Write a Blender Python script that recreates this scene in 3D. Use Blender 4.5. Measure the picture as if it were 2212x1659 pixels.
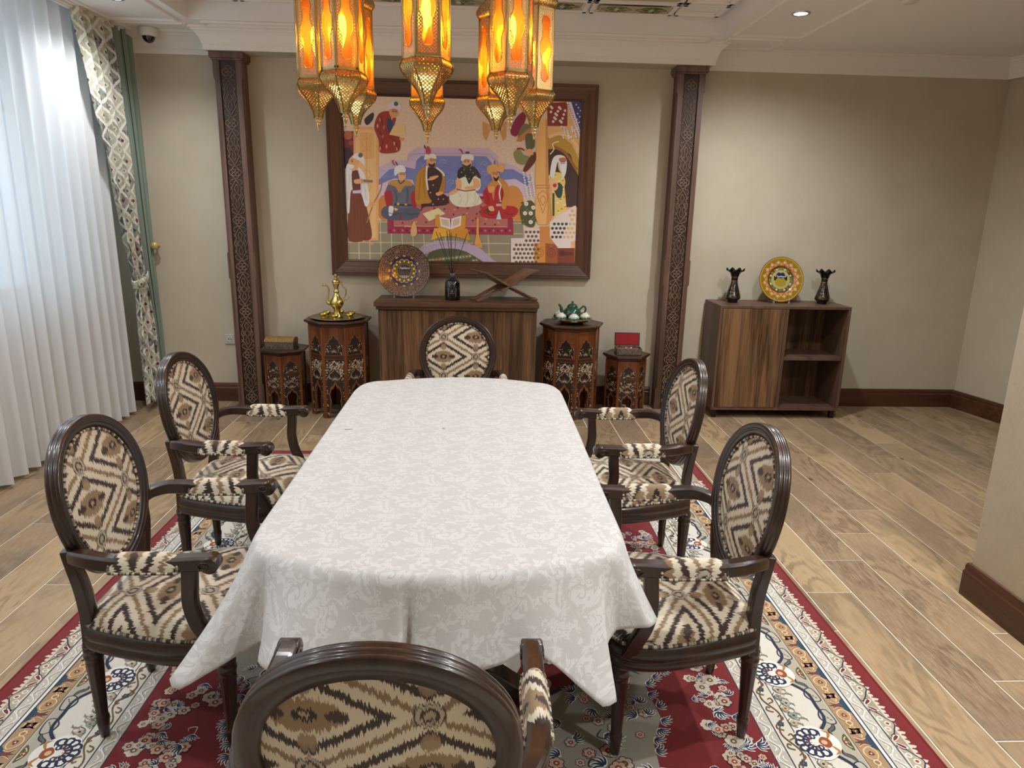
import bpy, math, random
from mathutils import Vector, Matrix
from math import sin, cos, pi, radians, sqrt, atan2, hypot
random.seed(7)
for o in list(bpy.data.objects): bpy.data.objects.remove(o)
scene = bpy.context.scene
COL = scene.collection

# ------------------------------------------------------------------ camera
CAM_F, CAM_YAW, CAM_PITCH, CAM_ROLL, CAM_H = 1506.7, 0.04698, 0.24629, 0.02109, 1.60
def camera_axes():
    fw = Vector((sin(CAM_YAW)*cos(CAM_PITCH), cos(CAM_YAW)*cos(CAM_PITCH), -sin(CAM_PITCH)))
    r = Vector((cos(CAM_YAW), -sin(CAM_YAW), 0))
    u = r.cross(fw)
    c, s = cos(CAM_ROLL), sin(CAM_ROLL)
    return c*r+s*u, -s*r+c*u, fw
_r, _u, _f = camera_axes()
cd = bpy.data.cameras.new('camera'); cam = bpy.data.objects.new('camera', cd); COL.objects.link(cam)
cd.sensor_width = 36.0; cd.lens = CAM_F/2212*36.0; cd.clip_start = 0.05; cd.clip_end = 60
M = Matrix((( _r.x, _u.x, -_f.x, 0), (_r.y, _u.y, -_f.y, 0), (_r.z, _u.z, -_f.z, CAM_H), (0, 0, 0, 1)))
cam.matrix_world = M
scene.camera = cam

# ------------------------------------------------------------------ world, exposure
world = bpy.data.worlds.new('sky'); scene.world = world; world.use_nodes = True
bg = world.node_tree.nodes['Background']
bg.inputs[0].default_value = (0.62, 0.84, 1.0, 1); bg.inputs[1].default_value = 1.35
vs = scene.view_settings
vs.view_transform = 'Standard'; vs.look = 'None'; vs.gamma = 1.0; vs.use_curve_mapping = False
vs.exposure = 0.80
SPOT_W = 70.0          # each recessed downlight
BULB_W = 3.0           # each lantern bulb
GLOW_BULB = 18.0
# (lamps themselves are built with their fittings below)

# ------------------------------------------------------------------ colour helpers
def lin(c):
    return c/12.92 if c <= 0.04045 else ((c+0.055)/1.055)**2.4
def hx(h):
    h = h.lstrip('#')
    return tuple(lin(int(h[i:i+2], 16)/255) for i in (0, 2, 4))

# ------------------------------------------------------------------ node helper
class S:
    __slots__ = ('g', 'o')
    def __init__(s, g, o): s.g = g; s.o = o
    def __add__(a, b): return a.g.math('ADD', a, b)
    __radd__ = __add__
    def __sub__(a, b): return a.g.math('SUBTRACT', a, b)
    def __rsub__(a, b): return a.g.math('SUBTRACT', b, a)
    def __mul__(a, b): return a.g.math('MULTIPLY', a, b)
    __rmul__ = __mul__
    def __truediv__(a, b): return a.g.math('DIVIDE', a, b)
    def __lt__(a, b): return a.g.math('LESS_THAN', a, b)
    def __gt__(a, b): return a.g.math('GREATER_THAN', a, b)
class G:
    def __init__(s, name):
        s.m = bpy.data.materials.new(name); s.m.use_nodes = True
        s.nt = s.m.node_tree; s.nt.nodes.clear()
        s.out = s.nt.nodes.new('ShaderNodeOutputMaterial')
    def n(s, t, **kw):
        nd = s.nt.nodes.new(t)
        for k, v in kw.items(): setattr(nd, k, v)
        return nd
    def put(s, sock, x):
        if isinstance(x, S): s.nt.links.new(x.o, sock)
        elif isinstance(x, (tuple, list)):
            d = sock.default_value
            n = len(d); x = tuple(x)
            if len(x) < n: x = x + (1.0,)
            sock.default_value = x[:n]
        elif x is not None: sock.default_value = x
    def math(s, op, a, b=None, c=None, clamp=False):
        nd = s.n('ShaderNodeMath', operation=op); nd.use_clamp = clamp
        s.put(nd.inputs[0], a)
        if b is not None: s.put(nd.inputs[1], b)
        if c is not None: s.put(nd.inputs[2], c)
        return S(s, nd.outputs[0])
    def abs(s, a): return s.math('ABSOLUTE', a)
    def fract(s, a): return s.math('FRACT', a)
    def floor(s, a): return s.math('FLOOR', a)
    def min(s, a, b): return s.math('MINIMUM', a, b)
    def max(s, a, b): return s.math('MAXIMUM', a, b)
    def sin(s, a): return s.math('SINE', a)
    def len2(s, a, b): return s.math('SQRT', a*a+b*b)
    def step(s, e0, e1, x):
        nd = s.n('ShaderNodeMapRange', interpolation_type='SMOOTHSTEP')
        s.put(nd.inputs['Value'], x); nd.inputs['From Min'].default_value = e0; nd.inputs['From Max'].default_value = e1
        return S(s, nd.outputs[0])
    def uv(s):
        nd = s.n('ShaderNodeUVMap'); sp = s.n('ShaderNodeSeparateXYZ')
        s.nt.links.new(nd.outputs[0], sp.inputs[0])
        return S(s, sp.outputs[0]), S(s, sp.outputs[1])
    def obj(s, kind='Object'):
        nd = s.n('ShaderNodeTexCoord'); sp = s.n('ShaderNodeSeparateXYZ')
        s.nt.links.new(nd.outputs[kind], sp.inputs[0])
        return [S(s, sp.outputs[i]) for i in range(3)]
    def world(s):
        nd = s.n('ShaderNodeNewGeometry'); sp = s.n('ShaderNodeSeparateXYZ')
        s.nt.links.new(nd.outputs['Position'], sp.inputs[0])
        return [S(s, sp.outputs[i]) for i in range(3)]
    def rnd(s):
        return S(s, s.n('ShaderNodeObjectInfo').outputs['Random'])
    def vec(s, x, y, z=0.0):
        nd = s.n('ShaderNodeCombineXYZ')
        for i, q in enumerate((x, y, z)): s.put(nd.inputs[i], q)
        return S(s, nd.outputs[0])
    def noise(s, v, scale=1.0, detail=2.0, rough=0.5, dist=0.0):
        nd = s.n('ShaderNodeTexNoise'); s.put(nd.inputs['Vector'], v)
        nd.inputs['Scale'].default_value = scale; nd.inputs['Detail'].default_value = detail
        nd.inputs['Roughness'].default_value = rough; nd.inputs['Distortion'].default_value = dist
        return S(s, nd.outputs[0])
    def voro(s, v, scale=1.0, feature='F1'):
        nd = s.n('ShaderNodeTexVoronoi', feature=feature); s.put(nd.inputs['Vector'], v)
        nd.inputs['Scale'].default_value = scale
        return S(s, nd.outputs['Distance'])
    def white(s, v):
        nd = s.n('ShaderNodeTexWhiteNoise'); s.put(nd.inputs['Vector'], v)
        return S(s, nd.outputs['Value'])
    def mix(s, f, a, b):
        nd = s.n('ShaderNodeMix', data_type='RGBA')
        s.put(nd.inputs[0], f); s.put(nd.inputs[6], a); s.put(nd.inputs[7], b)
        return S(s, nd.outputs[2])
    def attr(s, name):
        nd = s.n('ShaderNodeAttribute'); nd.attribute_name = name
        return S(s, nd.outputs['Color'])
    def bump(s, h, strength=0.3, dist=0.01):
        nd = s.n('ShaderNodeBump'); nd.inputs['Strength'].default_value = strength
        nd.inputs['Distance'].default_value = dist; s.put(nd.inputs['Height'], h)
        return S(s, nd.outputs[0])
    def bsdf(s, color, rough=0.5, metal=0.0, normal=None, **kw):
        nd = s.n('ShaderNodeBsdfPrincipled')
        s.put(nd.inputs['Base Color'], color); s.put(nd.inputs['Roughness'], rough); s.put(nd.inputs['Metallic'], metal)
        if normal is not None: s.put(nd.inputs['Normal'], normal)
        for k, v in kw.items(): s.put(nd.inputs[k.replace('_', ' ')], v)
        return S(s, nd.outputs[0])
    def shader(s, t, **kw):
        nd = s.n(t)
        for k, v in kw.items(): s.put(nd.inputs[k], v)
        return S(s, nd.outputs[0])
    def mixs(s, f, a, b):
        nd = s.n('ShaderNodeMixShader'); s.put(nd.inputs[0], f)
        s.nt.links.new(a.o, nd.inputs[1]); s.nt.links.new(b.o, nd.inputs[2])
        return S(s, nd.outputs[0])
    def done(s, sh):
        s.nt.links.new(sh.o, s.out.inputs['Surface']); return s.m

def plain(name, col, rough=0.5, metal=0.0, bump=0.0, bscale=60, **kw):
    g = G(name)
    nrm = None
    if bump:
        x, y, z = g.obj(); nrm = g.bump(g.noise(g.vec(x, y, z), bscale, 3), bump, 0.004)
    return g.done(g.bsdf(hx(col) if isinstance(col, str) else col, rough, metal, nrm, **kw))

def wood(name, dark, light, axis='z', rough=0.4, fine=70.0, coarse=9.0, stretch=0.06, coat=0.0, use_world=False, contrast=(0.3, 0.72), spec=0.5):
    g = G(name)
    x, y, z = g.world() if use_world else g.obj()
    r = g.rnd()*17.0
    k = {'x': (stretch, 1, 1), 'y': (1, stretch, 1), 'z': (1, 1, stretch)}[axis]
    v = g.vec(x*k[0]+r, y*k[1]+r, z*k[2])
    a = g.noise(v, coarse, 4, 0.6, 0.9)
    b = g.noise(v, fine, 3, 0.6, 0.2)
    f = g.step(contrast[0], contrast[1], a*0.72+b*0.28)
    c = g.mix(f, hx(dark), hx(light))
    return g.done(g.bsdf(c, rough, 0.0, g.bump(b, 0.12, 0.002), Coat_Weight=coat, Coat_Roughness=0.12, Specular_IOR_Level=spec))

def painted(name, rough=0.6, bump=0.0, bscale=900.0, sheen=0.0, coat=0.0):
    """flat print: colour carried by the faces"""
    g = G(name)
    nrm = None
    if bump:
        x, y, z = g.obj(); nrm = g.bump(g.noise(g.vec(x, y, z), bscale, 2), bump, 0.003)
    return g.done(g.bsdf(g.attr('col'), rough, 0.0, nrm, Sheen_Weight=sheen, Coat_Weight=coat, Coat_Roughness=0.08))

# ------------------------------------------------------------------ mesh helper
class MB:
    def __init__(s):
        s.v = []; s.f = []; s.mi = []; s.sm = []; s.uvs = {}; s.fc = {}
    def add(s, verts, faces, mi=0, uv=None, smooth=False, col=None):
        b = len(s.v); s.v.extend([tuple(q) for q in verts])
        if uv:
            for i, q in enumerate(uv): s.uvs[b+i] = q
        for f in faces:
            if col is not None: s.fc[len(s.f)] = col
            s.f.append([b+i for i in f]); s.mi.append(mi); s.sm.append(smooth)
        return s
    def box(s, c, d, mi=0, mat=None):
        x, y, z = c; a, b, e = d[0]/2, d[1]/2, d[2]/2
        vs = [Vector((sx*a, sy*b, sz*e)) for sz in (-1, 1) for sy in (-1, 1) for sx in (-1, 1)]
        if mat is not None: vs = [mat @ q for q in vs]
        vs = [(q.x+x, q.y+y, q.z+z) for q in vs]
        return s.add(vs, [(0, 2, 3, 1), (4, 5, 7, 6), (0, 1, 5, 4), (2, 6, 7, 3), (0, 4, 6, 2), (1, 3, 7, 5)], mi)
    def bb(s, x0, x1, y0, y1, z0, z1, mi=0):
        return s.box(((x0+x1)/2, (y0+y1)/2, (z0+z1)/2), (x1-x0, y1-y0, z1-z0), mi)
    def lathe(s, prof, n=24, c=(0, 0, 0), mi=0, flute=None, smooth=True, cap=True, rot=0.0):
        vs = []
        for (r, z) in prof:
            for k in range(n):
                a = 2*pi*k/n+rot
                rr = r*(flute(a, z) if flute else 1.0)
                vs.append((c[0]+rr*cos(a), c[1]+rr*sin(a), c[2]+z))
        fs = []
        for i in range(len(prof)-1):
            for k in range(n):
                k2 = (k+1) % n
                fs.append((i*n+k, i*n+k2, (i+1)*n+k2, (i+1)*n+k))
        s.add(vs, fs, mi, smooth=smooth)
        if cap:
            b = len(s.v)-len(vs)
            for i, rev in ((0, True), (len(prof)-1, False)):
                if prof[i][0] > 1e-5:
                    q = [b+i*n+k for k in range(n)]
                    s.f.append(q[::-1] if rev else q); s.mi.append(mi); s.sm.append(False)
        return s
    def sweep(s, path, sec, up=(0, 0, 1), closed=False, mi=0, smooth=True, cap=True, scale=None, uvlen=False, side=None):
        """section points (a,b): a along side vector, b along the up-ish vector"""
        P = [Vector(p) for p in path]; n = len(P); m = len(sec); up = Vector(up)
        vs = []; uv = []; L = 0
        for i in range(n):
            if closed: t = P[(i+1) % n]-P[(i-1) % n]
            else: t = P[min(i+1, n-1)]-P[max(i-1, 0)]
            t.normalize()
            if side is not None:
                sd = Vector(side); sd = (sd-t*sd.dot(t)).normalized(); ub = t.cross(sd) * -1 if False else sd.cross(t)
            else:
                sd = t.cross(up)
                if sd.length < 1e-4: sd = t.cross(Vector((1, 0, 0)))
                sd.normalize(); ub = sd.cross(t)
            k = scale[i] if scale else 1.0
            if i: L += (P[i]-P[i-1]).length
            acc = 0
            for j, (a, b) in enumerate(sec):
                vs.append(P[i]+sd*(a*k)+ub*(b*k))
                if j: acc += hypot(a-sec[j-1][0], b-sec[j-1][1])
                uv.append((acc, L))
        fs = []
        for i in range(n if closed else n-1):
            i2 = (i+1) % n
            for j in range(m):
                j2 = (j+1) % m
                fs.append((i*m+j, i*m+j2, i2*m+j2, i2*m+j))
        s.add(vs, fs, mi, uv if uvlen else None, smooth)
        if cap and not closed:
            b = len(s.v)-len(vs)
            s.f.append([b+j for j in range(m)][::-1]); s.mi.append(mi); s.sm.append(False)
            s.f.append([b+(n-1)*m+j for j in range(m)]); s.mi.append(mi); s.sm.append(False)
        return s
    def tube(s, path, r, n=8, closed=False, mi=0, up=(0, 0, 1), cap=True):
        sec = [(cos(2*pi*k/n), sin(2*pi*k/n)) for k in range(n)]
        if isinstance(r, (int, float)): r = [r]*len(path)
        return s.sweep(path, sec, up, closed, mi, True, cap, scale=list(r))
    def prism(s, poly, z0, z1, mi=0, mat=None, smooth=False):
        n = len(poly)
        vs = [Vector((x, y, z0)) for x, y in poly]+[Vector((x, y, z1)) for x, y in poly]
        if mat is not None: vs = [mat @ q for q in vs]
        fs = [tuple(range(n))[::-1], tuple(range(n, 2*n))]
        s.add(vs, fs, mi)
        s.add(vs, [(i, (i+1) % n, n+(i+1) % n, n+i) for i in range(n)], mi, smooth=smooth)
        return s
    def grid(s, fn, nu, nv, mi=0, uvf=None, smooth=True, closed_u=False):
        vs = []; uv = []
        for j in range(nv+1):
            for i in range(nu if closed_u else nu+1):
                vs.append(fn(i/nu, j/nv))
                if uvf: uv.append(uvf(i/nu, j/nv))
        w = nu if closed_u else nu+1
        fs = []
        for j in range(nv):
            for i in range(nu):
                i2 = (i+1) % w if closed_u else i+1
                fs.append((j*w+i, j*w+i2, (j+1)*w+i2, (j+1)*w+i))
        return s.add(vs, fs, mi, uv if uvf else None, smooth)
    def ball(s, c, r, n=12, mi=0, sz=1.0):
        pr = [(max(r*sin(pi*k/n), 1e-6), -r*sz*cos(pi*k/n)) for k in range(n+1)]
        return s.lathe(pr, n*2, c, mi, cap=False)
    def xf(s, mat):
        s.v = [tuple(mat @ Vector(q)) for q in s.v]; return s
    def mesh(s, name, mats):
        me = bpy.data.meshes.new(name)
        me.from_pydata(s.v, [], s.f)
        for m in (mats if isinstance(mats, (list, tuple)) else [mats]): me.materials.append(m)
        me.polygons.foreach_set('material_index', s.mi)
        me.polygons.foreach_set('use_smooth', s.sm)
        if s.uvs:
            ul = me.uv_layers.new(name='UVMap')
            li = [0]*len(me.loops); me.loops.foreach_get('vertex_index', li)
            flat = []
            for i in li: flat.extend(s.uvs.get(i, (0.0, 0.0)))
            ul.data.foreach_set('uv', flat)
        if s.fc:
            ca = me.color_attributes.new('col', 'FLOAT_COLOR', 'CORNER')
            flat = []
            for fi, f in enumerate(s.f):
                c = s.fc.get(fi, (1, 1, 1)); flat.extend((c[0], c[1], c[2], 1.0)*len(f))
            ca.data.foreach_set('color', flat)
        me.update()
        return me
    def build(s, name, mats, parent=None, loc=None, bevel=0.0, solid=0.0):
        me = s.mesh(name, mats)
        o = bpy.data.objects.new(name, me); COL.objects.link(o)
        if parent is not None: o.parent = parent
        if loc is not None: o.location = loc
        if solid:
            md = o.modifiers.new('thickness', 'SOLIDIFY'); md.thickness = solid; md.offset = 0
        if bevel:
            md = o.modifiers.new('edges', 'BEVEL'); md.width = bevel; md.segments = 2; md.limit_method = 'ANGLE'; md.angle_limit = radians(40)
        return o
def inst(me, name, parent=None, mat=None):
    o = bpy.data.objects.new(name, me); COL.objects.link(o)
    if parent is not None: o.parent = parent
    if mat is not None: o.matrix_local = mat
    return o
def empty(name, loc=(0, 0, 0), rz=0.0):
    o = bpy.data.objects.new(name, None); COL.objects.link(o)
    o.location = loc; o.rotation_euler = (0, 0, rz); o.empty_display_size = 0.1
    return o
def tag(o, label=None, cat=None, group=None, kind=None):
    if label: o['label'] = label
    if cat: o['category'] = cat
    if group: o['group'] = group
    if kind: o['kind'] = kind
    return o
KIDS = {}
def kids(o): return [c for c in bpy.data.objects if c.parent == o]
def copy_tree(o, parent=None):
    c = o.copy(); COL.objects.link(c); c.parent = parent
    for ch in kids(o): copy_tree(ch, c)
    return c
def catmull(pts, n=8, closed=False):
    P = [Vector(p) for p in pts]; m = len(P); out = []
    rng = range(m if closed else m-1)
    for i in rng:
        if closed: a, b, c, d = P[(i-1) % m], P[i], P[(i+1) % m], P[(i+2) % m]
        else: a, b, c, d = P[max(i-1, 0)], P[i], P[i+1], P[min(i+2, m-1)]
        for k in range(n):
            t = k/n
            out.append(0.5*((2*b)+(c-a)*t+(2*a-5*b+4*c-d)*t*t+(3*b-a-3*c+d)*t*t*t))
    if not closed: out.append(P[-1])
    return out
def circ(cx, cy, r, n=12, a0=0.0, sy=1.0):
    return [(cx+r*cos(a0+2*pi*k/n), cy+r*sy*sin(a0+2*pi*k/n)) for k in range(n)]

# ------------------------------------------------------------------ flat print helper
class Art:
    """layered flat polygons with their own print colour; each new shape lies a hair above the last"""
    def __init__(s, eps=0.00004, z0=0.0):
        s.mb = MB(); s.z = z0; s.eps = eps
        s.T = lambda x, y: (x, y)
    def lay(s, k=1): s.z += s.eps*k
    def loose(s):
        s.q = (getattr(s, 'q', 0)+0.381966) % 1.0
        return s.z+s.eps*(0.3+0.6*s.q)
    def poly(s, pts, col, lift=True):
        if lift: s.z += s.eps
        q = [s.T(*p) for p in pts]
        ar = sum(q[i][0]*q[(i+1) % len(q)][1]-q[(i+1) % len(q)][0]*q[i][1] for i in range(len(q)))
        if ar < 0: q = q[::-1]
        c = hx(col) if isinstance(col, str) else col
        z = s.z if lift else s.loose()
        s.mb.add([(x, y, z) for x, y in q], [tuple(range(len(q)))], col=c)
    def polys(s, lists, col):
        s.z += s.eps
        for p in lists: s.poly(p, col, False)
    def rect(s, x0, y0, x1, y1, col, lift=True): s.poly([(x0, y0), (x1, y0), (x1, y1), (x0, y1)], col, lift)
    def disc(s, cx, cy, r, col, n=12, sy=1.0, lift=True): s.poly(circ(cx, cy, r, n, 0.1, sy), col, lift)
    def stroke(s, pts, w, col, closed=False, taper=False, lift=True):
        if lift: s.z += s.eps
        c = hx(col) if isinstance(col, str) else col
        n = len(pts); L = []; Rr = []
        for i in range(n):
            if closed: a, b = pts[(i-1) % n], pts[(i+1) % n]
            else: a, b = pts[max(i-1, 0)], pts[min(i+1, n-1)]
            dx, dy = b[0]-a[0], b[1]-a[1]; l = hypot(dx, dy) or 1e-9
            k = w/2
            if taper: k *= max(0.12, sin(pi*(0.12+0.88*i/max(n-1, 1))))
            nx, ny = -dy/l*k, dx/l*k
            L.append(s.T(pts[i][0]+nx, pts[i][1]+ny)); Rr.append(s.T(pts[i][0]-nx, pts[i][1]-ny))
        z = s.z if lift else s.loose()
        vs = [(x, y, z) for x, y in L]+[(x, y, z) for x, y in Rr]
        fs = []
        for i in range(n if closed else n-1):
            j = (i+1) % n
            fs.append((i, n+i, n+j, j))
        # keep facing up
        q = [vs[k] for k in fs[0]]
        ar = sum(q[i][0]*q[(i+1) % 4][1]-q[(i+1) % 4][0]*q[i][1] for i in range(4))
        if ar < 0: fs = [f[::-1] for f in fs]
        s.mb.add(vs, fs, col=c)
    def curve(s, pts, w, col, n=6, closed=False, taper=False, lift=True):
        q = [(p.x, p.y) for p in catmull([(a, b, 0) for a, b in pts], n, closed)]
        s.stroke(q, w, col, closed, taper, lift)
    def blob(s, pts, col, n=5, lift=True):
        s.poly([(p.x, p.y) for p in catmull([(a, b, 0) for a, b in pts], n, True)], col, lift)
# ================================================================== materials
def mk_wall():
    g = G('wall_plaster'); x, y, z = g.world()
    v = g.vec(x, y, z)
    a = g.noise(v, 3.0, 4, 0.6); b = g.noise(g.vec(x, y*1.0, z*0.55), 55, 4, 0.65)
    c = g.mix(g.step(0.3, 0.7, a), hx('#bdb19b'), hx('#c3b8a3'))
    return g.done(g.bsdf(c, 0.78, 0, g.bump(b, 0.22, 0.006)))
def mk_ceiling():
    g = G('ceiling_paint'); x, y, z = g.world()
    b = g.noise(g.vec(x*0.5, y*1.6, z), 14, 4, 0.6)
    return g.done(g.bsdf(hx('#efece8'), 0.75, 0, g.bump(b, 0.18, 0.01)))
def mk_plank():
    g = G('oak_plank'); x, y, z = g.obj(); r = g.rnd()
    u = g.vec(x+r*9.0, y*0.10+r*31.0, r*5.0)
    w = g.noise(g.vec(x+r*9.0, y*0.22+r*13.0, r*7.0), 5.0, 3, 0.55, 0.6)
    rings = g.abs(g.fract(w*9.0+g.noise(u, 90, 2)*0.5)-0.5)*2.0
    fine = g.noise(u, 160, 3, 0.7)
    pat = g.noise(g.vec(x+r*3.0, y*0.45+r*8.0, r), 3.2, 3, 0.5)
    tone = g.mix(r, hx('#8a7159'), hx('#b39670'))
    c = g.mix(g.step(0.35, 0.8, rings)*g.step(0.35, 0.65, pat)*0.60, tone, hx('#5f4a36'))
    c = g.mix(g.step(0.35, 0.7, fine)*0.42, c, hx('#b9a587'))
    c = g.mix(g.step(0.5, 0.72, g.noise(g.vec(x*0.9+r*5.0, y*0.5+r, r*2.0), 2.2, 3))*0.45, c, hx('#6e6052'))
    kn = g.voro(g.vec(x*1.5+r*21.0, y*0.7+r*17.0, r*9.0), 3.6)
    kk = g.noise(g.vec(x+r*5.0, y+r*3.0, r), 40, 2)*0.05
    c = g.mix((1.0-g.step(0.045, 0.13, kn+kk))*0.85, c, hx('#3f352c'))
    return g.done(g.bsdf(c, 0.34, 0, g.bump(fine*0.6+rings*0.25, 0.14, 0.002), Specular_IOR_Level=0.4))
MAT = {}
MAT['wall'] = mk_wall(); MAT['ceiling'] = mk_ceiling(); MAT['plank'] = mk_plank()
MAT['grout'] = plain('grout', '#efe6d6', 0.8)
MAT['trim'] = plain('trim_paint', '#efeae2', 0.6, bump=0.05)
MAT['baseboard'] = wood('baseboard_wood', '#3a2015', '#5f3a26', 'x', 0.32, 60, 8, 0.05)
MAT['baseboard_y'] = wood('baseboard_wood_y', '#3a2015', '#5f3a26', 'y', 0.32, 60, 8, 0.05)
MAT['chair_wood'] = wood('chair_wood', '#1c0e07', '#3f2415', 'z', 0.30, 90, 14, 0.12, coat=0.35, contrast=(0.25, 0.8))
MAT['walnut'] = wood('walnut_panel', '#38220f', '#8a6543', 'z', 0.42, 95, 11, 0.045, contrast=(0.36, 0.70))
MAT['walnut_x'] = wood('walnut_panel_x', '#442b1b', '#6f4d35', 'x', 0.42, 80, 10, 0.05)
MAT['walnut_side'] = wood('walnut_edge', '#4d3628', '#6d5241', 'z', 0.45, 80, 10, 0.05)
MAT['frame_wood'] = wood('frame_wood', '#3c2012', '#704a33', 'x', 0.38, 80, 9, 0.05)
MAT['frame_wood_z'] = wood('frame_wood_z', '#3c2012', '#704a33', 'z', 0.38, 80, 9, 0.05)
MAT['frame_dark'] = plain('frame_dark_edge', '#2a1810', 0.4)
MAT['column_wood'] = wood('column_wood', '#4a2f22', '#836352', 'z', 0.45, 80, 10, 0.05)
MAT['carved'] = wood('carved_wood', '#241309', '#3c2416', 'z', 0.5, 60, 10, 0.2)
MAT['carved_hi'] = wood('carved_ridge', '#6e5240', '#967760', 'z', 0.42, 60, 10, 0.2)
MAT['black'] = plain('black_plastic', '#0b0b0c', 0.35)
MAT['white_plastic'] = plain('white_plastic', '#dfdcd4', 0.4)
MAT['grey_plastic'] = plain('grey_socket', '#b9b7ae', 0.4)
MAT['gold_knob'] = plain('ivory_gold', '#cdb37c', 0.3, 0.25)

def struct(o, label=None):
    o['kind'] = 'structure'
    if label: o['label'] = label
    return o

# ================================================================== the room
XL, XR = -2.95, 4.10           # left (window) wall, right wall corner on the back wall
YB = 5.70                      # back wall
ZC = 2.80                      # ceiling
YN = -1.3                      # wall behind
PX, PY = 2.13, 2.65            # projecting wall on the right

# floor with planks
fl = struct(MB().bb(XL-0.1, 6.2, YN-0.1, YB+0.1, -0.12, -0.0022).build('floor', MAT['grout']), 'oak plank floor with pale joints')
PW, PL = 0.2055, 1.17
RX0, RX1, RY0, RY1 = -1.593, 1.407, 0.45, 4.45      # rug footprint
def plank_mesh(w, l):
    m = MB(); e = 0.0012
    a, b = w/2, l/2
    v = [(-a, -b, -0.002), (a, -b, -0.002), (a, b, -0.002), (-a, b, -0.002)]
    t = [(-a+e, -b+e, 0), (a-e, -b+e, 0), (a-e, b-e, 0), (-a+e, b-e, 0)]
    m.add(v+t, [(4, 5, 6, 7), (0, 1, 5, 4), (1, 2, 6, 5), (2, 3, 7, 6), (3, 0, 4, 7)])
    return m.mesh('plank', MAT['plank'])
PMESH = {}
def plank(x0, x1, y0, y1):
    w, l = round(x1-x0, 3), round(y1-y0, 3)
    if (w, l) not in PMESH: PMESH[(w, l)] = plank_mesh(w, l)
    inst(PMESH[(w, l)], 'plank', fl, Matrix.Translation(((x0+x1)/2, (y0+y1)/2, 0)))
GAP = 0.0046
for i in range(-23, 15):
    x0 = 1.64+PW*i; x1 = x0+PW-GAP
    x0c, x1c = max(x0, XL+0.002), min(x1, 4.7)
    if x1c-x0c < 0.02: continue
    j0 = 2.963+0.287*i
    j0 -= math.floor((j0-0.3)/PL)*PL
    y = j0-PL
    while y < YB-0.01:
        ya, yb = max(y+GAP, 0.3), min(y+PL, YB-0.003)
        inside = x0c > RX0+0.03 and x1c < RX1-0.03 and ya > RY0+0.03 and yb < RY1-0.03
        pill = x0c > PX+0.02 and yb < PY-0.02
        if yb-ya > 0.02 and not inside and not pill: plank(x0c, x1c, ya, yb)
        y += PL

# walls
struct(MB().bb(XL-0.1, XR+0.02, YB, YB+0.12, -0.1, 3.2).build('wall_back', MAT['wall']), 'beige plaster wall behind the painting')
wr = MB()
wr.prism([(XR, YB+0.1), (4.21, 5.17), (6.1, 5.17), (6.1, YB+0.1)], -0.1, 3.2)
struct(wr.build('wall_right', MAT['wall']), 'beige plaster wall closing the alcove')
struct(MB().bb(6.0, 6.15, YN, 5.2, -0.1, 3.2).build('wall_alcove', MAT['wall']), 'far side wall of the alcove')
struct(MB().bb(PX, 6.1, YN, PY, -0.1, 3.2).build('wall_near', MAT['wall'], bevel=0.008), 'projecting beige plaster wall corner')
struct(MB().bb(XL-0.1, PX+0.1, YN-0.12, YN, -0.1, 3.2).build('wall_front', MAT['wall']), 'beige wall opposite the painting')
# left wall with window opening
WY0, WY1, WZ0, WZ1 = 0.2, 5.05, 0.98, 2.72
lw = MB()
lw.bb(XL-0.2, XL, YN, YB+0.1, -0.1, WZ0); lw.bb(XL-0.2, XL, YN, YB+0.1, WZ1, 3.2)
lw.bb(XL-0.2, XL, YN, WY0, WZ0, WZ1); lw.bb(XL-0.2, XL, WY1, YB+0.1, WZ0, WZ1)
struct(lw.build('wall_left', MAT['wall']), 'plaster wall with the curtained window')
g = G('window_glass')
MAT['pane'] = g.done(g.mixs(0.06, g.shader('ShaderNodeBsdfTransparent', Color=(0.93, 0.97, 1.0, 1)), g.shader('ShaderNodeBsdfGlossy', Roughness=0.02)))
win = struct(empty('window_1', (XL-0.1, (WY0+WY1)/2, WZ0)), 'wide white framed window behind the sheer curtain')
fw_ = MB(); hy, hz = (WY1-WY0)/2, WZ1-WZ0
for yy in (-hy+0.03, -hy/3, hy/3, hy-0.03): fw_.box((0, yy, hz/2), (0.07, 0.06, hz))
for zz in (0.03, hz-0.03, hz*0.68): fw_.box((0, 0, zz), (0.065, 2*hy, 0.06))
fw_.build('window_frame', MAT['white_plastic'], win, bevel=0.004)
for k in range(3):
    for (za, zb) in ((0.06, hz*0.68-0.03), (hz*0.68+0.03, hz-0.06)):
        a = -hy+0.06 if k == 0 else -hy+2*hy/3*k+0.03
        b = -hy+2*hy/3*(k+1)-(0.06 if k == 2 else 0.03)
        MB().bb(-0.005, 0.005, a, b, za, zb).build('pane', MAT['pane'], win)
MB().bb(0.03, 0.16, -hy-0.03, hy+0.03, -0.03, 0.0).build('window_sill', MAT['white_plastic'], win, bevel=0.004)

# ceiling: flat band, raised coffer in the middle, curtain pocket along the window
CX0, CX1, CY0, CY1, CZ = -2.00, 1.66, 0.45, 5.27, 2.932
ce = MB(); T = 3.10
ce.bb(-2.60, CX0, YN, YB, ZC, T); ce.bb(CX1, 6.1, YN, YB, ZC, T)
ce.bb(CX0, CX1, CY1, YB, ZC, T); ce.bb(CX0, CX1, YN, CY0, ZC, T)
ce.bb(CX0-0.01, CX1+0.01, CY0-0.01, CY1+0.01, CZ, T)
ce.bb(XL-0.1, -2.60, YN, YB, 3.02, T)
ceil_ = struct(ce.build('ceiling', MAT['ceiling']), 'cream ceiling with a raised coffer')

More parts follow.
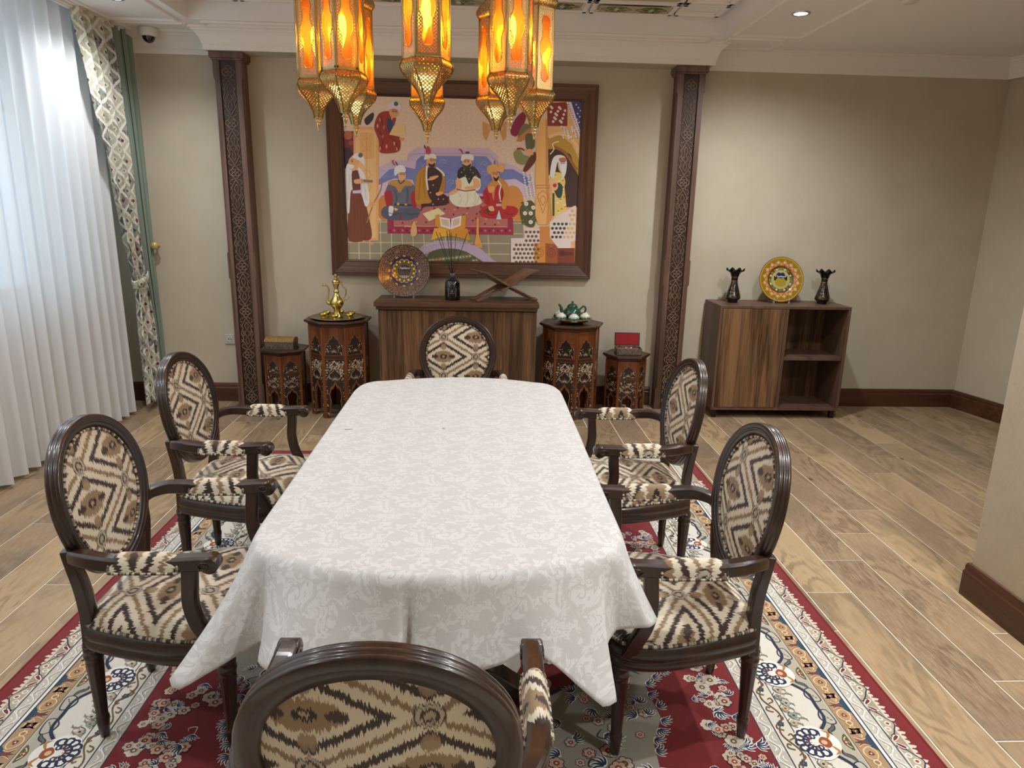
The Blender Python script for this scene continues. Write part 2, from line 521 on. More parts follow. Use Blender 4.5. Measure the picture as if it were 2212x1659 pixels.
def strip(m, pts, w=0.028, h=0.012, z=ZC, closed=False):
    """small half-round moulding stuck under a ceiling"""
    m.sweep([(x, y, z-0.001) for x, y in pts], [(-w/2, 0.002), (-w/2, -h*0.4), (-w/5, -h), (w/5, -h), (w/2, -h*0.4), (w/2, 0.002)], (0, 0, 1), closed, smooth=False)
tr1 = struct(empty('trim_1', (0, 0, 0)), 'thin rectangular mouldings on the ceiling band')
def rectstrip(x0, y0, x1, y1):
    m = MB(); c = [(x0, y0), (x1, y0), (x1, y1), (x0, y1)]
    for i in range(4): strip(m, [c[i], c[(i+1) % 4]])
    m.build('moulding', MAT['trim'], tr1)
rectstrip(1.74, 0.5, 2.21, 5.205)
rectstrip(1.74, 5.30, 2.14, 5.585)
rectstrip(-2.08, 0.5, -2.54, 5.30)
rectstrip(-2.08, 5.38, -2.54, 5.60)
rectstrip(-1.93, 5.315, 1.60, 5.40)
# coffer panels
tr2 = struct(empty('trim_2', (0, 0, 0)), 'panel mouldings in the raised coffer')
def pframe(x0, x1, y0, y1):
    m = MB()
    for (a, b, c, d) in ((x0, x1, y0, y0+0.03), (x0, x1, y1-0.03, y1), (x0, x0+0.03, y0, y1), (x1-0.03, x1, y0, y1)):
        m.bb(a, b, c, d, CZ-0.022, CZ)
    for (a, b, c, d) in ((x0+0.03, x1-0.03, y0+0.03, y0+0.045), (x0+0.03, x1-0.03, y1-0.045, y1-0.03), (x0+0.03, x0+0.045, y0+0.03, y1-0.03), (x1-0.045, x1-0.03, y0+0.03, y1-0.03)):
        m.bb(a, b, c, d, CZ-0.010, CZ)
    m.build('panel_frame', MAT['trim'], tr2, bevel=0.003)
bx = [CX0+0.03, CX0+0.36, -1.05, -0.42, 0.08, 0.71, CX1-0.36, CX1-0.03]
rows = [(CY1-0.30, CY1-0.03), (CY1-0.92, CY1-0.33), (CY1-1.55, CY1-0.95), (CY1-2.2, CY1-1.58)]
for k in range(len(bx)-1):
    for (a, b) in rows: pframe(bx[k]+0.01, bx[k+1]-0.01, a, b)
# painted green ornaments in the coffer panels (flat print on the ceiling)
MAT['print'] = painted('print', 0.7)
art = Art(0.00012)
def vine(cx, cy, w, h):
    for sx in (-1, 1):
        pts = [(cx+sx*w*0.48*cos(t)*(0.6+0.4*cos(t*3)), cy+h*0.42*sin(t)) for t in [2*pi*i/24 for i in range(24)]]
        art.stroke(pts, 0.010, '#54603c', True)
    for k in range(6):
        a = 2*pi*k/6
        art.curve([(cx, cy), (cx+w*0.2*cos(a), cy+h*0.25*sin(a)), (cx+w*0.42*cos(a+0.5), cy+h*0.4*sin(a+0.5))], 0.018, '#46552f' if k % 2 else '#7c7f55', 5, taper=True)
    art.disc(cx, cy, 0.02, '#d8cfa8', 10)
for k in range(len(bx)-1):
    for (a, b) in rows[:3]:
        L = bx[k+1]-bx[k]-0.14
        if k in (0, len(bx)-2): continue
        x0, x1 = bx[k]+0.06, bx[k+1]-0.06
        art.rect(x0, a+0.05, x1, b-0.05, '#bdb096')
        nn = max(1, int(L/0.20))
        for q in range(nn): vine(x0+(q+0.5)*(x1-x0)/nn, (a+b)/2, (x1-x0)/nn*0.92, min(b-a-0.12, 0.2))
art.mb.xf(Matrix.Diagonal((1, 1, -1, 1)))
art.mb.f = [f[::-1] for f in art.mb.f]
art.mb.build('painted_ornament', MAT['print'], ceil_, (0, 0, CZ-0.0005))

# cornices: profile swept in plan
PROF = [(0, 2.655), (0.012, 2.655), (0.014, 2.688), (0.020, 2.692), (0.021, 2.706), (0.027, 2.728), (0.040, 2.750), (0.056, 2.766), (0.070, 2.775), (0.072, 2.784), (0.084, 2.786), (0.086, 2.801), (0, 2.801)]
def cornice(name, path, label, prof=PROF):
    """path in plan, room side on the left of travel"""
    m = MB(); n = len(path); k = len(prof); vs = []
    P = [Vector((x, y)) for x, y in path]
    for i in range(n):
        d0 = (P[i]-P[i-1]).normalized() if i else (P[1]-P[0]).normalized()
        d1 = (P[i+1]-P[i]).normalized() if i < n-1 else d0
        n0, n1 = Vector((-d0.y, d0.x)), Vector((-d1.y, d1.x))
        nn = (n0+n1); nn = nn/(1+n0.dot(n1)) if (1+n0.dot(n1)) > 1e-3 else n0
        for (d, z) in prof: vs.append((P[i].x+nn.x*d, P[i].y+nn.y*d, z))
    fs = []
    for i in range(n-1):
        for j in range(k): fs.append((i*k+j, i*k+(j+1) % k, (i+1)*k+(j+1) % k, (i+1)*k+j))
    fs += [tuple(range(k)), tuple(range((n-1)*k, n*k))[::-1]]
    m.add(vs, fs)
    return struct(m.build(name, MAT['trim']), label)
COLF = 5.545
cornice('trim_3', [(-1.985, YB), (-2.605, YB)], 'cornice between the curtain and the carved column')
cornice('trim_4', [(1.70, YB), (1.70, COLF-0.04), (-1.985, COLF-0.04), (-1.985, YB)], 'projecting cornice above the two carved columns')
cornice('trim_5', [(4.20, 5.20), (XR, YB), (1.70, YB)], 'cornice above the open shelf cabinet')
cornice('trim_6', [(6.0, 5.17), (4.21, 5.17), (4.19, 5.26)], 'short cornice past the alcove corner')
struct(MB().bb(-1.985, 1.70, COLF-0.04, YB, 2.655, ZC).build('wall_header', MAT['wall']), 'plaster header carried by the columns')
# edge board of the curtain pocket
m = MB(); m.bb(-2.625, -2.60, YN, YB, 2.765, 3.02); m.bb(-2.60, -2.585, YN, YB, 2.772, 2.801); m.bb(-2.585, -2.565, YN, YB, 2.786, 2.801)
struct(m.build('trim_7', MAT['trim'], bevel=0.004), 'edge moulding of the curtain pocket')

# baseboards
BPROF = [(0, 0), (0.018, 0), (0.018, 0.112), (0.014, 0.118), (0.014, 0.138), (0.009, 0.152), (0, 0.155)]
cornice_b = lambda name, path, label, mat: struct(_bb(name, path, mat), label)
def _bb(name, path, mat):
    o = cornice(name, path, '', BPROF); o.data.materials.clear(); o.data.materials.append(MAT[mat]); return o
cornice_b('baseboard_back', [(-1.95, YB), (XL, YB)], 'walnut skirting beside the curtain', 'baseboard')
cornice_b('baseboard_middle', [(1.44, YB), (-1.75, YB)], 'walnut skirting between the columns', 'baseboard')
cornice_b('baseboard_right', [(6.0, 5.17), (4.21, 5.17), (XR, YB), (1.66, YB)], 'walnut skirting around the alcove corner', 'baseboard')
cornice_b('baseboard_near', [(PX, -1.2), (PX, PY), (6.0, PY)], 'walnut skirting of the projecting wall', 'baseboard_y')

# downlights
def emit(name, col, s):
    g = G(name); return g.done(g.shader('ShaderNodeEmission', Color=(*col, 1), Strength=s))
MAT['led'] = emit('downlight_led', (0.92, 0.97, 1.0), 22)
MAT['chrome'] = plain('chrome', '#d7dade', 0.15, 1.0)
def downlight(x, y, label, power=1.0, cone=162, z=ZC, group='recessed downlights along the ceiling band'):
    t = empty('downlight', (x, y, z)); tag(t, label, 'downlight', group)
    m = MB(); m.lathe([(0.040, -0.003), (0.040, -0.006), (0.056, -0.006), (0.058, -0.001), (0.058, 0.002)], 28, cap=False)
    m.build('ring', MAT['chrome'], t)
    m = MB(); m.lathe([(0.0005, -0.0042), (0.041, -0.0042)], 28, cap=False, smooth=False); m.f = [f[::-1] for f in m.f]
    m.build('lens', MAT['led'], t)
    ld = bpy.data.lights.new('downlight_lamp', 'SPOT'); ld.energy = SPOT_W*power; ld.spot_size = radians(cone); ld.spot_blend = 1.0
    ld.shadow_soft_size = 0.04; ld.color = (0.93, 0.97, 1.0)
    l = bpy.data.objects.new('lamp', ld); COL.objects.link(l); l.parent = t; l.location = (0, 0, -0.03)
for y in (4.63, 3.2, 1.75, 0.35): downlight(1.945, y, 'round recessed downlight in the ceiling band on the alcove side')
for y in (4.80, 3.35, 1.9, 0.5): downlight(-2.25, y, 'round recessed downlight in the ceiling band beside the curtains', 0.50, 146)
for x in (-1.28, 0.92):  # guessed coffer lamps, out of view, added to brighten painting and centre wall
    for y in (3.95, 1.6): downlight(x, y, 'added unseen downlight in the raised coffer, brightening the painting wall', 0.24, 150, CZ)

# smoke detector, dome camera, wall socket
t = MB(); t.lathe([(0.001, -0.032), (0.030, -0.032), (0.046, -0.024), (0.050, -0.010), (0.055, -0.008), (0.055, 0)], 28)
tag(t.build('smoke_detector', MAT['white_plastic'], None, (2.40, 4.245, ZC)), 'small white round smoke detector on the ceiling', 'smoke detector')
t = empty('dome_camera', (-2.395, 5.555, ZC)); tag(t, 'white dome security camera with black lens under the ceiling corner', 'camera')
MB().lathe([(0.062, 0.0), (0.066, -0.012), (0.066, -0.045), (0.058, -0.058), (0.044, -0.060)], 32).build('housing', MAT['white_plastic'], t)
MAT['dome'] = plain('dark_dome', '#111114', 0.08, 0.0, Coat_Weight=1.0)
MB().lathe([(0.0445, -0.055), (0.044, -0.062), (0.038, -0.080), (0.026, -0.094), (0.012, -0.101), (0.001, -0.103)], 28, cap=False).build('lens_dome', MAT['dome'], t)
t = empty('wall_socket', (-2.042, YB, 0.522)); tag(t, 'grey square power socket on the wall beside the carved column', 'socket')
MB().bb(-0.041, 0.041, -0.010, 0.0, -0.041, 0.041).build('cover_plate', MAT['grey_plastic'], t, bevel=0.004)
MB().lathe([(0.021, 0), (0.021, 0.002), (0.018, 0.0025), (0.017, -0.003), (0.001, -0.003)], 24, cap=False).xf(Matrix.Translation((0, -0.0105, 0)) @ Matrix.Rotation(radians(90), 4, 'X')).build('outlet_ring', MAT['white_plastic'], t)
for sx in (-1, 1): MB().lathe([(0.0035, 0), (0.0035, 0.004)], 10).xf(Matrix.Translation((sx*0.0095, -0.0085, 0)) @ Matrix.Rotation(radians(90), 4, 'X')).build('outlet_hole', MAT['black'], t)

# ================================================================== carved columns
def carved_motif(only_rosette=False):
    """one repeat (0.35 m) of the carved ribbon ornament, in the x-z plane, ridge towards -y"""
    m = MB(); r = 0.0036
    def rib(pts, n=5, closed=False, rr=r):
        q = catmull([(x, -0.001, z) for x, z in pts], n, closed)
        m.tube(q, rr, 5, closed, up=(0, 1, 0.001))
    # rosette at z = 0
    rib([(0.040*cos(a)*(1+0.16*cos(4*a)), 0.040*sin(a)*(1+0.16*cos(4*a))) for a in [2*pi*k/16 for k in range(16)]], 2, True)
    for k in range(4):
        a = pi/4+k*pi/2; cx, cz = 0.019*cos(a), 0.019*sin(a)
        rib([(cx+0.0125*cos(b), cz+0.0125*sin(b)) for b in [2*pi*j/7 for j in range(7)]], 2, True, 0.0028)
    if only_rosette: return m.mesh('carved_rosette', MAT['carved_hi'])
    # pointed ogee between rosettes
    for s in (-1, 1):
        rib([(0, 0.052), (s*0.018, 0.082), (s*0.036, 0.112), (s*0.030, 0.135), (s*0.046, 0.175), (s*0.030, 0.215), (s*0.036, 0.238), (s*0.018, 0.268), (0, 0.298)], 4)
        rib([(0, 0.085), (s*0.015, 0.115), (s*0.004, 0.150), (s*0.020, 0.175), (s*0.004, 0.200), (s*0.015, 0.235), (0, 0.265)], 3, rr=0.003)
        rib([(s*0.026, 0.175), (s*0.034, 0.186), (s*0.026, 0.196), (s*0.020, 0.186), (s*0.027, 0.179)], 3, rr=0.0024)
        rib([(s*0.026, 0.175), (s*0.034, 0.164), (s*0.026, 0.154), (s*0.020, 0.164), (s*0.027, 0.171)], 3, rr=0.0024)
        for z0, d in ((0.052, 1), (0.298, -1)):
            rib([(s*0.012, z0-0.004*d), (s*0.036, z0+0.004*d), (s*0.048, z0+0.022*d), (s*0.040, z0+0.034*d), (s*0.034, z0+0.024*d)], 3, rr=0.0028)
            rib([(s*0.050, z0+0.052*d), (s*0.040, z0+0.062*d), (s*0.047, z0+0.076*d)], 3, rr=0.0028)
    return m.mesh('carved_motif', MAT['carved_hi'])
MOTIF = carved_motif(); ROSETTE = carved_motif(True)
def column(x, label):
    t = empty('carved_column', (x, COLF, 0)); tag(t, label, 'column', 'carved columns either side of the painting')
    d = YB-COLF
    MB().bb(-0.095, 0.095, 0.022, d, 0, 2.60).build('shaft', MAT['column_wood'], t, bevel=0.006)
    MB().bb(-0.060, 0.060, 0.014, 0.030, 0.0, 2.60).build('carved_panel', MAT['carved'], t)
    for s in (-1, 1):
        # stile with stop-chamfered edge
        z = [0, 0.17, 0.185, 1.02, 1.035, 1.22, 1.235, 2.46, 2.48, 2.60]
        w = [0.105, 0.105, 0.096, 0.096, 0.105, 0.105, 0.096, 0.096, 0.105, 0.105]
        m = MB(); vs = []; fs = []
        for zz, ww in zip(z, w):
            vs += [(s*0.058, 0.0, zz), (s*ww, 0.0, zz), (s*0.105, 0.03 if ww < 0.1 else 0.022, zz), (s*0.105, 0.05, zz), (s*0.058, 0.05, zz)]
        for i in range(len(z)-1):
            for j in range(5):
                q = (i*5+j, i*5+(j+1) % 5, (i+1)*5+(j+1) % 5, (i+1)*5+j); fs.append(q if s > 0 else q[::-1])
        fs += [tuple(range(5))[::-1] if s > 0 else tuple(range(5)), tuple(range(45, 50)) if s > 0 else tuple(range(45, 50))[::-1]]
        m.add(vs, fs); m.build('stile', MAT['column_wood'], t)
    m = MB(); m.bb(-0.122, 0.122, -0.022, d, 2.612, 2.655); m.bb(-0.112, 0.112, -0.012, d, 2.598, 2.613)
    m.build('capital', MAT['column_wood'], t, bevel=0.003)
    for k in range(8):
        z0 = 0.07+0.35*k
        if z0 > 2.56: break
        inst(ROSETTE if k == 7 else MOTIF, 'carved_motif', t, Matrix.Translation((0, 0.013, z0)))
column(-1.853, 'tall carved wooden column beside the curtains')
column(1.556, 'tall carved wooden column beside the open shelf cabinet')
# ================================================================== framed painting
PXC, PZC, PWD, PHT = -0.153, 1.792, 1.815, 1.222
pt = empty('framed_painting', (PXC, YB, PZC)); tag(pt, 'large painting of turbaned men seated on a carpet in a brown wooden frame', 'painting')
OW, OH = 2.07, 1.47
def frame_side(name, horizontal, sgn):
    # moulded rail with mitred ends: (offset from inner edge, depth)
    prof = [(0.0, 0.012), (0.004, 0.022), (0.012, 0.026), (0.016, 0.020), (0.022, 0.022), (0.070, 0.036), (0.104, 0.044), (0.108, 0.038), (0.116, 0.040), (0.1265, 0.040), (0.1275, 0.0), (0.0, 0.0)]
    hi = (PWD if horizontal else PHT)/2; ho = ((OW if horizontal else OH)/2)
    base = (PHT if horizontal else PWD)/2; tot = ((OH if horizontal else OW)/2)-base
    m = MB(); vs = []
    for e in (-1, 1):
        for (a, d) in prof:
            f = a/0.1275; L = e*(hi+(ho-hi)*f); q = sgn*(base+tot*f)
            vs.append((L, -d, q) if horizontal else (q, -d, L))
    k = len(prof); fs = [(j, (j+1) % k, k+(j+1) % k, k+j) for j in range(k)]
    m.add(vs, fs)
    m.build('frame_rail' if horizontal else 'frame_stile', MAT['frame_wood'] if horizontal else MAT['frame_wood_z'], pt)
for s in (-1, 1): frame_side('r', True, s); frame_side('s', False, s)
MB().bb(-PWD/2-0.01, PWD/2+0.01, -0.008, -0.001, -PHT/2-0.01, PHT/2+0.01).build('backing_board', MAT['frame_dark'], pt)

A = Art(0.00003)
def TP(x, y):
    xl = 160+(y-165)/1270*50; xr = 2015-(y-205)/1260*50
    yt = 165+(x-160)/1855*40; yb = 1435+(x-210)/1755*30
    u = min(max((x-xl)/(xr-xl), 0), 1); v = min(max((y-yt)/(yb-yt), 0), 1)
    return ((u-0.5)*PWD, (0.5-v)*PHT)
A.T = TP
P, B, C_, Dk = A.poly, A.blob, A.curve, A.disc
P([(100, 100), (2100, 100), (2100, 1600), (100, 1600)], '#cbb7a2')
# faint star pattern on the wall
for i in range(15):
    for j in range(8):
        cx, cy = 470+i*78+(j % 2)*39, 210+j*62
        if cx < 1560: A.stroke(circ(cx, cy, 26, 8, 0.2), 3, '#bea890', True, lift=False)
A.lay()
# throne wall
P([(440, 700), (560, 650), (660, 650), (665, 600), (730, 550), (1290, 550), (1360, 610), (1370, 660), (1480, 680), (1640, 770), (1640, 930), (440, 930)], '#b7a5bb')
P([(440, 800), (520, 720), (640, 700), (720, 715), (730, 650), (765, 615), (1270, 615), (1315, 665), (1320, 715), (1480, 715), (1615, 790), (1600, 870), (1560, 905), (440, 905)], '#6a76ad')
for k in range(26):
    cx, cy = 780+(k*97) % 520, 650+(k*61) % 210
    C_([(cx-34, cy+10), (cx-10, cy-14), (cx+20, cy-4), (cx+10, cy+14), (cx-6, cy+6)], 4, '#8f97c4' if k % 2 else '#545fa0', 4)
for k in range(10):
    cx, cy = 470+(k*23) % 240, 740+(k*37) % 120
    C_([(cx-20, cy+10), (cx, cy-12), (cx+22, cy)], 4, '#8f97c4', 4)
P([(440, 840), (560, 790), (700, 800), (740, 900), (740, 960), (440, 960)], '#bfb2c6')
P([(1380, 800), (1500, 790), (1600, 850), (1600, 930), (1380, 930)], '#bfb2c6')
# floor tiles
P([(100, 1120), (1560, 1120), (1560, 1600), (100, 1600)], '#857e68')
for k in range(14): A.stroke([(205+k*84-(k*1.5), 1120), (210+k*84, 1470)], 6, '#bdb28c', lift=False)
for y in (1130, 1215, 1295, 1382): A.stroke([(160, y), (1560, y+10)], 6, '#bdb28c', lift=False)
A.lay()
# carpet
P([(505, 1020), (560, 930), (1480, 925), (1485, 1235), (510, 1225)], '#8d2540')
P([(555, 1030), (600, 950), (1440, 950), (1440, 1170), (560, 1165)], '#a6635e')
for k in range(60):
    cx, cy = 600+(k*71) % 820, 965+(k*43) % 190
    Dk(cx, cy, 9, '#6e2b38' if k % 3 else '#c2894f', 7, lift=False)
A.lay()
for k in range(30): Dk(530+k*32, 1200, 10, '#c05a6a' if k % 2 else '#5e1730', 6, lift=False)
A.lay()
A.stroke([(555, 1030), (560, 1165), (1440, 1170)], 4, '#d4a05c')
# cushions
B([(440, 960), (480, 920), (520, 960), (520, 1090), (470, 1120), (430, 1060)], '#b9793a')
B([(1440, 860), (1510, 850), (1560, 930), (1560, 1090), (1500, 1120), (1420, 1000)], '#c08341')
# left door and dark panel
P([(100, 430), (250, 430), (250, 700), (100, 700)], '#6c2228'); Dk(205, 460, 34, '#a25a3c'); Dk(225, 520, 18, '#8f4436')
B([(150, 570), (215, 560), (245, 620), (230, 700), (140, 700)], '#2d1d2b')
P([(245, 395), (440, 400), (440, 1282), (250, 1282)], '#cf9b60')
P([(262, 415), (420, 420), (422, 1262), (268, 1262)], '#d9ac75')
P([(290, 440), (400, 445), (404, 640), (294, 640)], '#cfa066'); A.stroke([(345, 440), (350, 1260)], 4, '#b5834c')
for y in (520, 600, 760, 860, 980, 1100): A.stroke(circ(345, y, 36, 8), 4, '#bd8c54', True)
# old man with staff
B([(210, 900), (320, 890), (345, 1000), (390, 1240), (330, 1285), (215, 1280), (205, 1100)], '#6e3723')
for k in range(6): A.stroke([(235+k*20, 930), (225+k*28, 1270)], 3, '#5a2a1a', lift=False)
A.lay()
B([(190, 700), (260, 690), (330, 760), (370, 950), (340, 1010), (300, 900), (230, 880), (215, 1060), (190, 1000)], '#e5dbdf')
B([(235, 740), (285, 740), (300, 890), (245, 890)], '#5f2f2c')
P([(240, 885), (310, 880), (312, 905), (242, 908)], '#b9b3c4')
B([(215, 640), (255, 610), (290, 650), (280, 715), (235, 730), (205, 690)], '#d29a6e')
B([(200, 680), (250, 690), (235, 720), (205, 700)], '#e8e2df')
B([(235, 620), (280, 595), (325, 625), (330, 690), (300, 660), (260, 640)], '#d8cdd8'); Dk(300, 612, 18, '#5c5a52')
B([(255, 800), (330, 795), (395, 810), (395, 825), (330, 830), (260, 830)], '#d09a6c'); P([(315, 800), (395, 803), (392, 822), (318, 818)], '#77695f')
C_([(465, 800), (455, 880), (400, 990), (350, 1140)], 9, '#9a6a3c'); B([(365, 985), (400, 975), (415, 1000), (380, 1015)], '#cf966a')
C_([(320, 1285), (360, 1300), (400, 1312)], 14, '#c48d62')
# boy reading, upper left
B([(405, 400), (440, 300), (520, 280), (570, 330), (560, 400), (600, 470), (605, 560), (560, 592), (450, 590), (440, 500)], '#8c2c26')
for (x, y) in ((450, 340), (480, 400), (540, 330), (470, 470), (500, 545), (560, 520), (580, 560), (450, 560), (430, 390)): B([(x-7, y), (x, y-18), (x+7, y), (x, y+18)], '#c98c6c', 3)
B([(520, 270), (560, 255), (590, 280), (585, 315), (550, 330), (525, 310)], '#c98f66')
B([(510, 240), (540, 210), (590, 215), (612, 250), (600, 278), (560, 258), (520, 265)], '#c8bdd4'); Dk(572, 225, 17, '#4c5a36')
B([(500, 350), (530, 335), (555, 390), (520, 440)], '#343a60')
P([(555, 385), (640, 372), (645, 445), (600, 470), (520, 455)], '#d9b27e'); B([(600, 480), (635, 480), (630, 500), (605, 498)], '#c88f66')
B([(330, 340), (395, 290), (395, 340), (350, 385)], '#2c2a35')
# seated figure 1 (blue)
B([(460, 1050), (500, 1005), (620, 1010), (740, 1020), (755, 1070), (690, 1115), (560, 1118), (480, 1100)], '#4d5164')
B([(520, 830), (600, 800), (700, 830), (735, 900), (700, 1010), (540, 1010), (490, 920)], '#5d6272')
B([(510, 830), (560, 800), (670, 805), (700, 845), (640, 850), (600, 900), (570, 855)], '#b1833f')
B([(485, 900), (540, 890), (545, 1000), (505, 1010)], '#99222f'); B([(690, 900), (735, 900), (730, 1010), (695, 1000)], '#99222f')
P([(560, 985), (700, 990), (698, 1008), (562, 1004)], '#3c3540'); Dk(590, 990, 11, '#c79a4a', 8); Dk(650, 992, 11, '#c79a4a', 8)
B([(590, 740), (635, 730), (650, 770), (635, 800), (600, 800)], '#d8a276'); C_([(590, 800), (610, 830), (640, 800)], 8, '#34384a')
B([(560, 720), (580, 690), (630, 690), (648, 720), (640, 742), (590, 750), (565, 770)], '#e5dcd2'); C_([(565, 690), (545, 660), (560, 645)], 14, '#b6404e', taper=True); C_([(585, 690), (570, 660)], 8, '#33364a')
B([(520, 1010), (555, 1015), (545, 1075), (520, 1080)], '#dccfd0'); B([(560, 1020), (590, 1030), (570, 1045)], '#d8a276')
P([(610, 1060), (625, 1110), (600, 1110)], '#8e1d2c')
# seated figure 2 (mustard coat)
B([(770, 1030), (790, 940), (900, 900), (970, 930), (975, 985), (900, 1005), (800, 1010)], '#381a20')
B([(735, 760), (800, 695), (850, 690), (940, 740), (950, 850), (940, 905), (870, 900), (860, 800), (820, 870), (850, 970), (790, 985), (725, 975)], '#b07d24')
B([(815, 720), (870, 705), (930, 770), (900, 900), (850, 960), (815, 880)], '#35201f')
for (x, y) in ((840, 780), (860, 840), (840, 900), (890, 770), (820, 960), (900, 950), (940, 950), (860, 990)): Dk(x, y, 7, '#a88a6c', 6, lift=False)
A.lay()
C_([(812, 690), (808, 780), (820, 880)], 13, '#ece4e0'); C_([(885, 705), (935, 745), (945, 770)], 13, '#ece4e0')
B([(810, 640), (850, 625), (880, 650), (875, 690), (845, 705), (815, 690)], '#d3996c'); B([(820, 672), (850, 680), (875, 668), (868, 700), (838, 706)], '#33211d')
B([(790, 635), (805, 600), (850, 592), (880, 610), (882, 640), (845, 628), (800, 645)], '#ece2da'); B([(805, 600), (805, 560), (820, 540), (840, 570), (838, 600)], '#a83a45'); C_([(800, 560), (790, 535)], 10, '#3a2a2c')
B([(815, 800), (860, 770), (905, 770), (860, 800)], '#d3996c'); B([(880, 905), (920, 890), (940, 905), (900, 925)], '#d3996c')
P([(780, 1065), (900, 1020), (955, 1065), (830, 1125)], '#dcc79b')
# seated figure 3 (white robe)
B([(985, 930), (1050, 860), (1150, 860), (1220, 930), (1230, 985), (1130, 1012), (1030, 1000)], '#e6d8bd')
B([(1050, 740), (1100, 700), (1180, 705), (1225, 790), (1210, 880), (1060, 880), (1045, 800)], '#e2d3b4')
B([(1045, 760), (1075, 700), (1170, 695), (1220, 750), (1225, 790), (1180, 770), (1140, 830), (1110, 775), (1060, 790)], '#26262c')
for (x, y) in ((1080, 740), (1110, 765), (1140, 790), (1170, 745), (1195, 765), (1100, 720), (1150, 720)): Dk(x, y, 5, '#b0a070', 6, lift=False)
A.lay()
B([(1090, 640), (1130, 630), (1160, 660), (1150, 700), (1115, 712), (1090, 690)], '#d6a074'); B([(1085, 676), (1120, 690), (1155, 672), (1140, 708), (1105, 708)], '#3a2620')
B([(1075, 640), (1085, 605), (1130, 592), (1170, 610), (1170, 650), (1120, 635), (1085, 655)], '#ece4dc'); Dk(1125, 590, 18, '#3a3a40', 8, 0.6); C_([(1090, 600), (1075, 570), (1055, 565)], 13, '#a83344', taper=True)
B([(1035, 800), (1075, 800), (1075, 870), (1000, 920), (985, 900), (1035, 860)], '#d6a074'); B([(1170, 790), (1215, 800), (1215, 860), (1120, 875), (1110, 855), (1170, 840)], '#d6a074')
C_([(1040, 870), (1110, 885), (1190, 875)], 8, '#8c3038')
# seated figure 4 (red)
B([(1225, 1060), (1260, 1005), (1400, 1000), (1500, 1010), (1520, 1055), (1450, 1100), (1270, 1095)], '#a41e28')
B([(1255, 880), (1330, 800), (1400, 800), (1440, 860), (1430, 940), (1370, 1000), (1270, 990), (1250, 930)], '#a8202a')
B([(1280, 850), (1340, 790), (1400, 790), (1445, 850), (1440, 960), (1420, 1030), (1390, 1000), (1410, 900), (1380, 840), (1345, 860), (1330, 960), (1315, 900)], '#bb8238')
C_([(1360, 800), (1385, 840), (1375, 900), (1385, 970)], 11, '#e5cfc2')
B([(1310, 740), (1345, 730), (1375, 755), (1365, 790), (1335, 800), (1315, 780)], '#cf9466'); B([(1325, 772), (1350, 785), (1372, 765), (1360, 805), (1340, 806)], '#241713')
B([(1275, 710), (1300, 685), (1390, 675), (1415, 690), (1400, 740), (1350, 730), (1300, 755)], '#c99a5c'); C_([(1338, 680), (1336, 645)], 12, '#6d5a44', taper=True)
B([(1285, 860), (1330, 850), (1335, 880), (1300, 900)], '#cf9466'); P([(1265, 1030), (1330, 1000), (1340, 1030), (1280, 1060)], '#5a2a22'); B([(1290, 1010), (1325, 1005), (1335, 1040), (1300, 1040)], '#d6a67c')
P([(1350, 1110), (1372, 1035), (1392, 1110)], '#a8c4cc')
P([(1350, 985), (1390, 985), (1388, 1005), (1350, 1005)], '#a9a4b8')
# upper right figures and shelf
P([(1240, 350), (1300, 380), (1300, 420), (1270, 500), (1245, 450)], '#b98852'); P([(1370, 380), (1430, 350), (1425, 470), (1405, 500), (1380, 440)], '#b98852'); P([(1280, 375), (1400, 375), (1400, 420), (1280, 420)], '#c4935c')
B([(1460, 420), (1500, 330), (1560, 280), (1580, 330), (1520, 450), (1480, 460)], '#7a1740'); B([(1520, 450), (1560, 370), (1620, 390), (1600, 450), (1560, 490), (1530, 500)], '#6f6a42'); B([(1510, 490), (1560, 440), (1620, 400), (1600, 470), (1530, 500)], '#b07a48')
B([(1580, 450), (1640, 450), (1650, 540), (1600, 570), (1580, 530)], '#57553a')
B([(1485, 590), (1530, 560), (1560, 600), (1610, 620), (1600, 660), (1560, 680), (1510, 660)], '#7c7d52'); B([(1560, 720), (1600, 640), (1650, 580), (1660, 640), (1620, 700), (1580, 735)], '#5b2a1a')
C_([(1510, 560), (1540, 555), (1570, 570)], 12, '#7b2430')
B([(1580, 570), (1620, 560), (1640, 600), (1600, 605)], '#cf9a6e')
# right part: garden, arch, woman
P([(1745, 200), (2050, 200), (2050, 1480), (1745, 1480)], '#caa06e')
P([(1748, 215), (1905, 205), (1905, 385), (1748, 385)], '#7c2a2c')
for k in range(16): Dk(1775+(k*37) % 120, 240+(k*53) % 130, 11, '#d9c3c0', 6, lift=False)
A.lay()
P([(1895, 205), (1935, 205), (2015, 420), (2000, 470)], '#c9c2c8'); P([(1935, 205), (2050, 205), (2050, 480), (2010, 420)], '#3c3a6a')
for k in range(14): Dk(1912+k*7, 225+k*16, 5, '#5a5680', 6, lift=False)
for k in range(9): Dk(1975+(k*17) % 40, 225+k*22, 7, '#b9b3cf', 6, lift=False)
A.lay()
P([(1750, 470), (1850, 455), (1940, 520), (2010, 640), (2010, 800), (1760, 800)], '#a8842f')
P([(1755, 560), (1850, 560), (1930, 600), (2000, 770), (2000, 1010), (1900, 1010), (1880, 800), (1760, 800)], '#3c2620')
C_([(1760, 470), (1850, 440), (1940, 480), (2010, 590)], 24, '#d7ae7c'); C_([(1800, 540), (1890, 590), (1980, 720)], 22, '#8f5a20')
for k in range(18):
    cx, cy = 1860+(k*29) % 120, 390+(k*41) % 90
    Dk(cx, cy, 9, '#e4d9d4', 6, lift=False)
    A.stroke([(cx, cy), (cx+14, cy+18)], 3, '#4d4a38', lift=False)
A.lay()
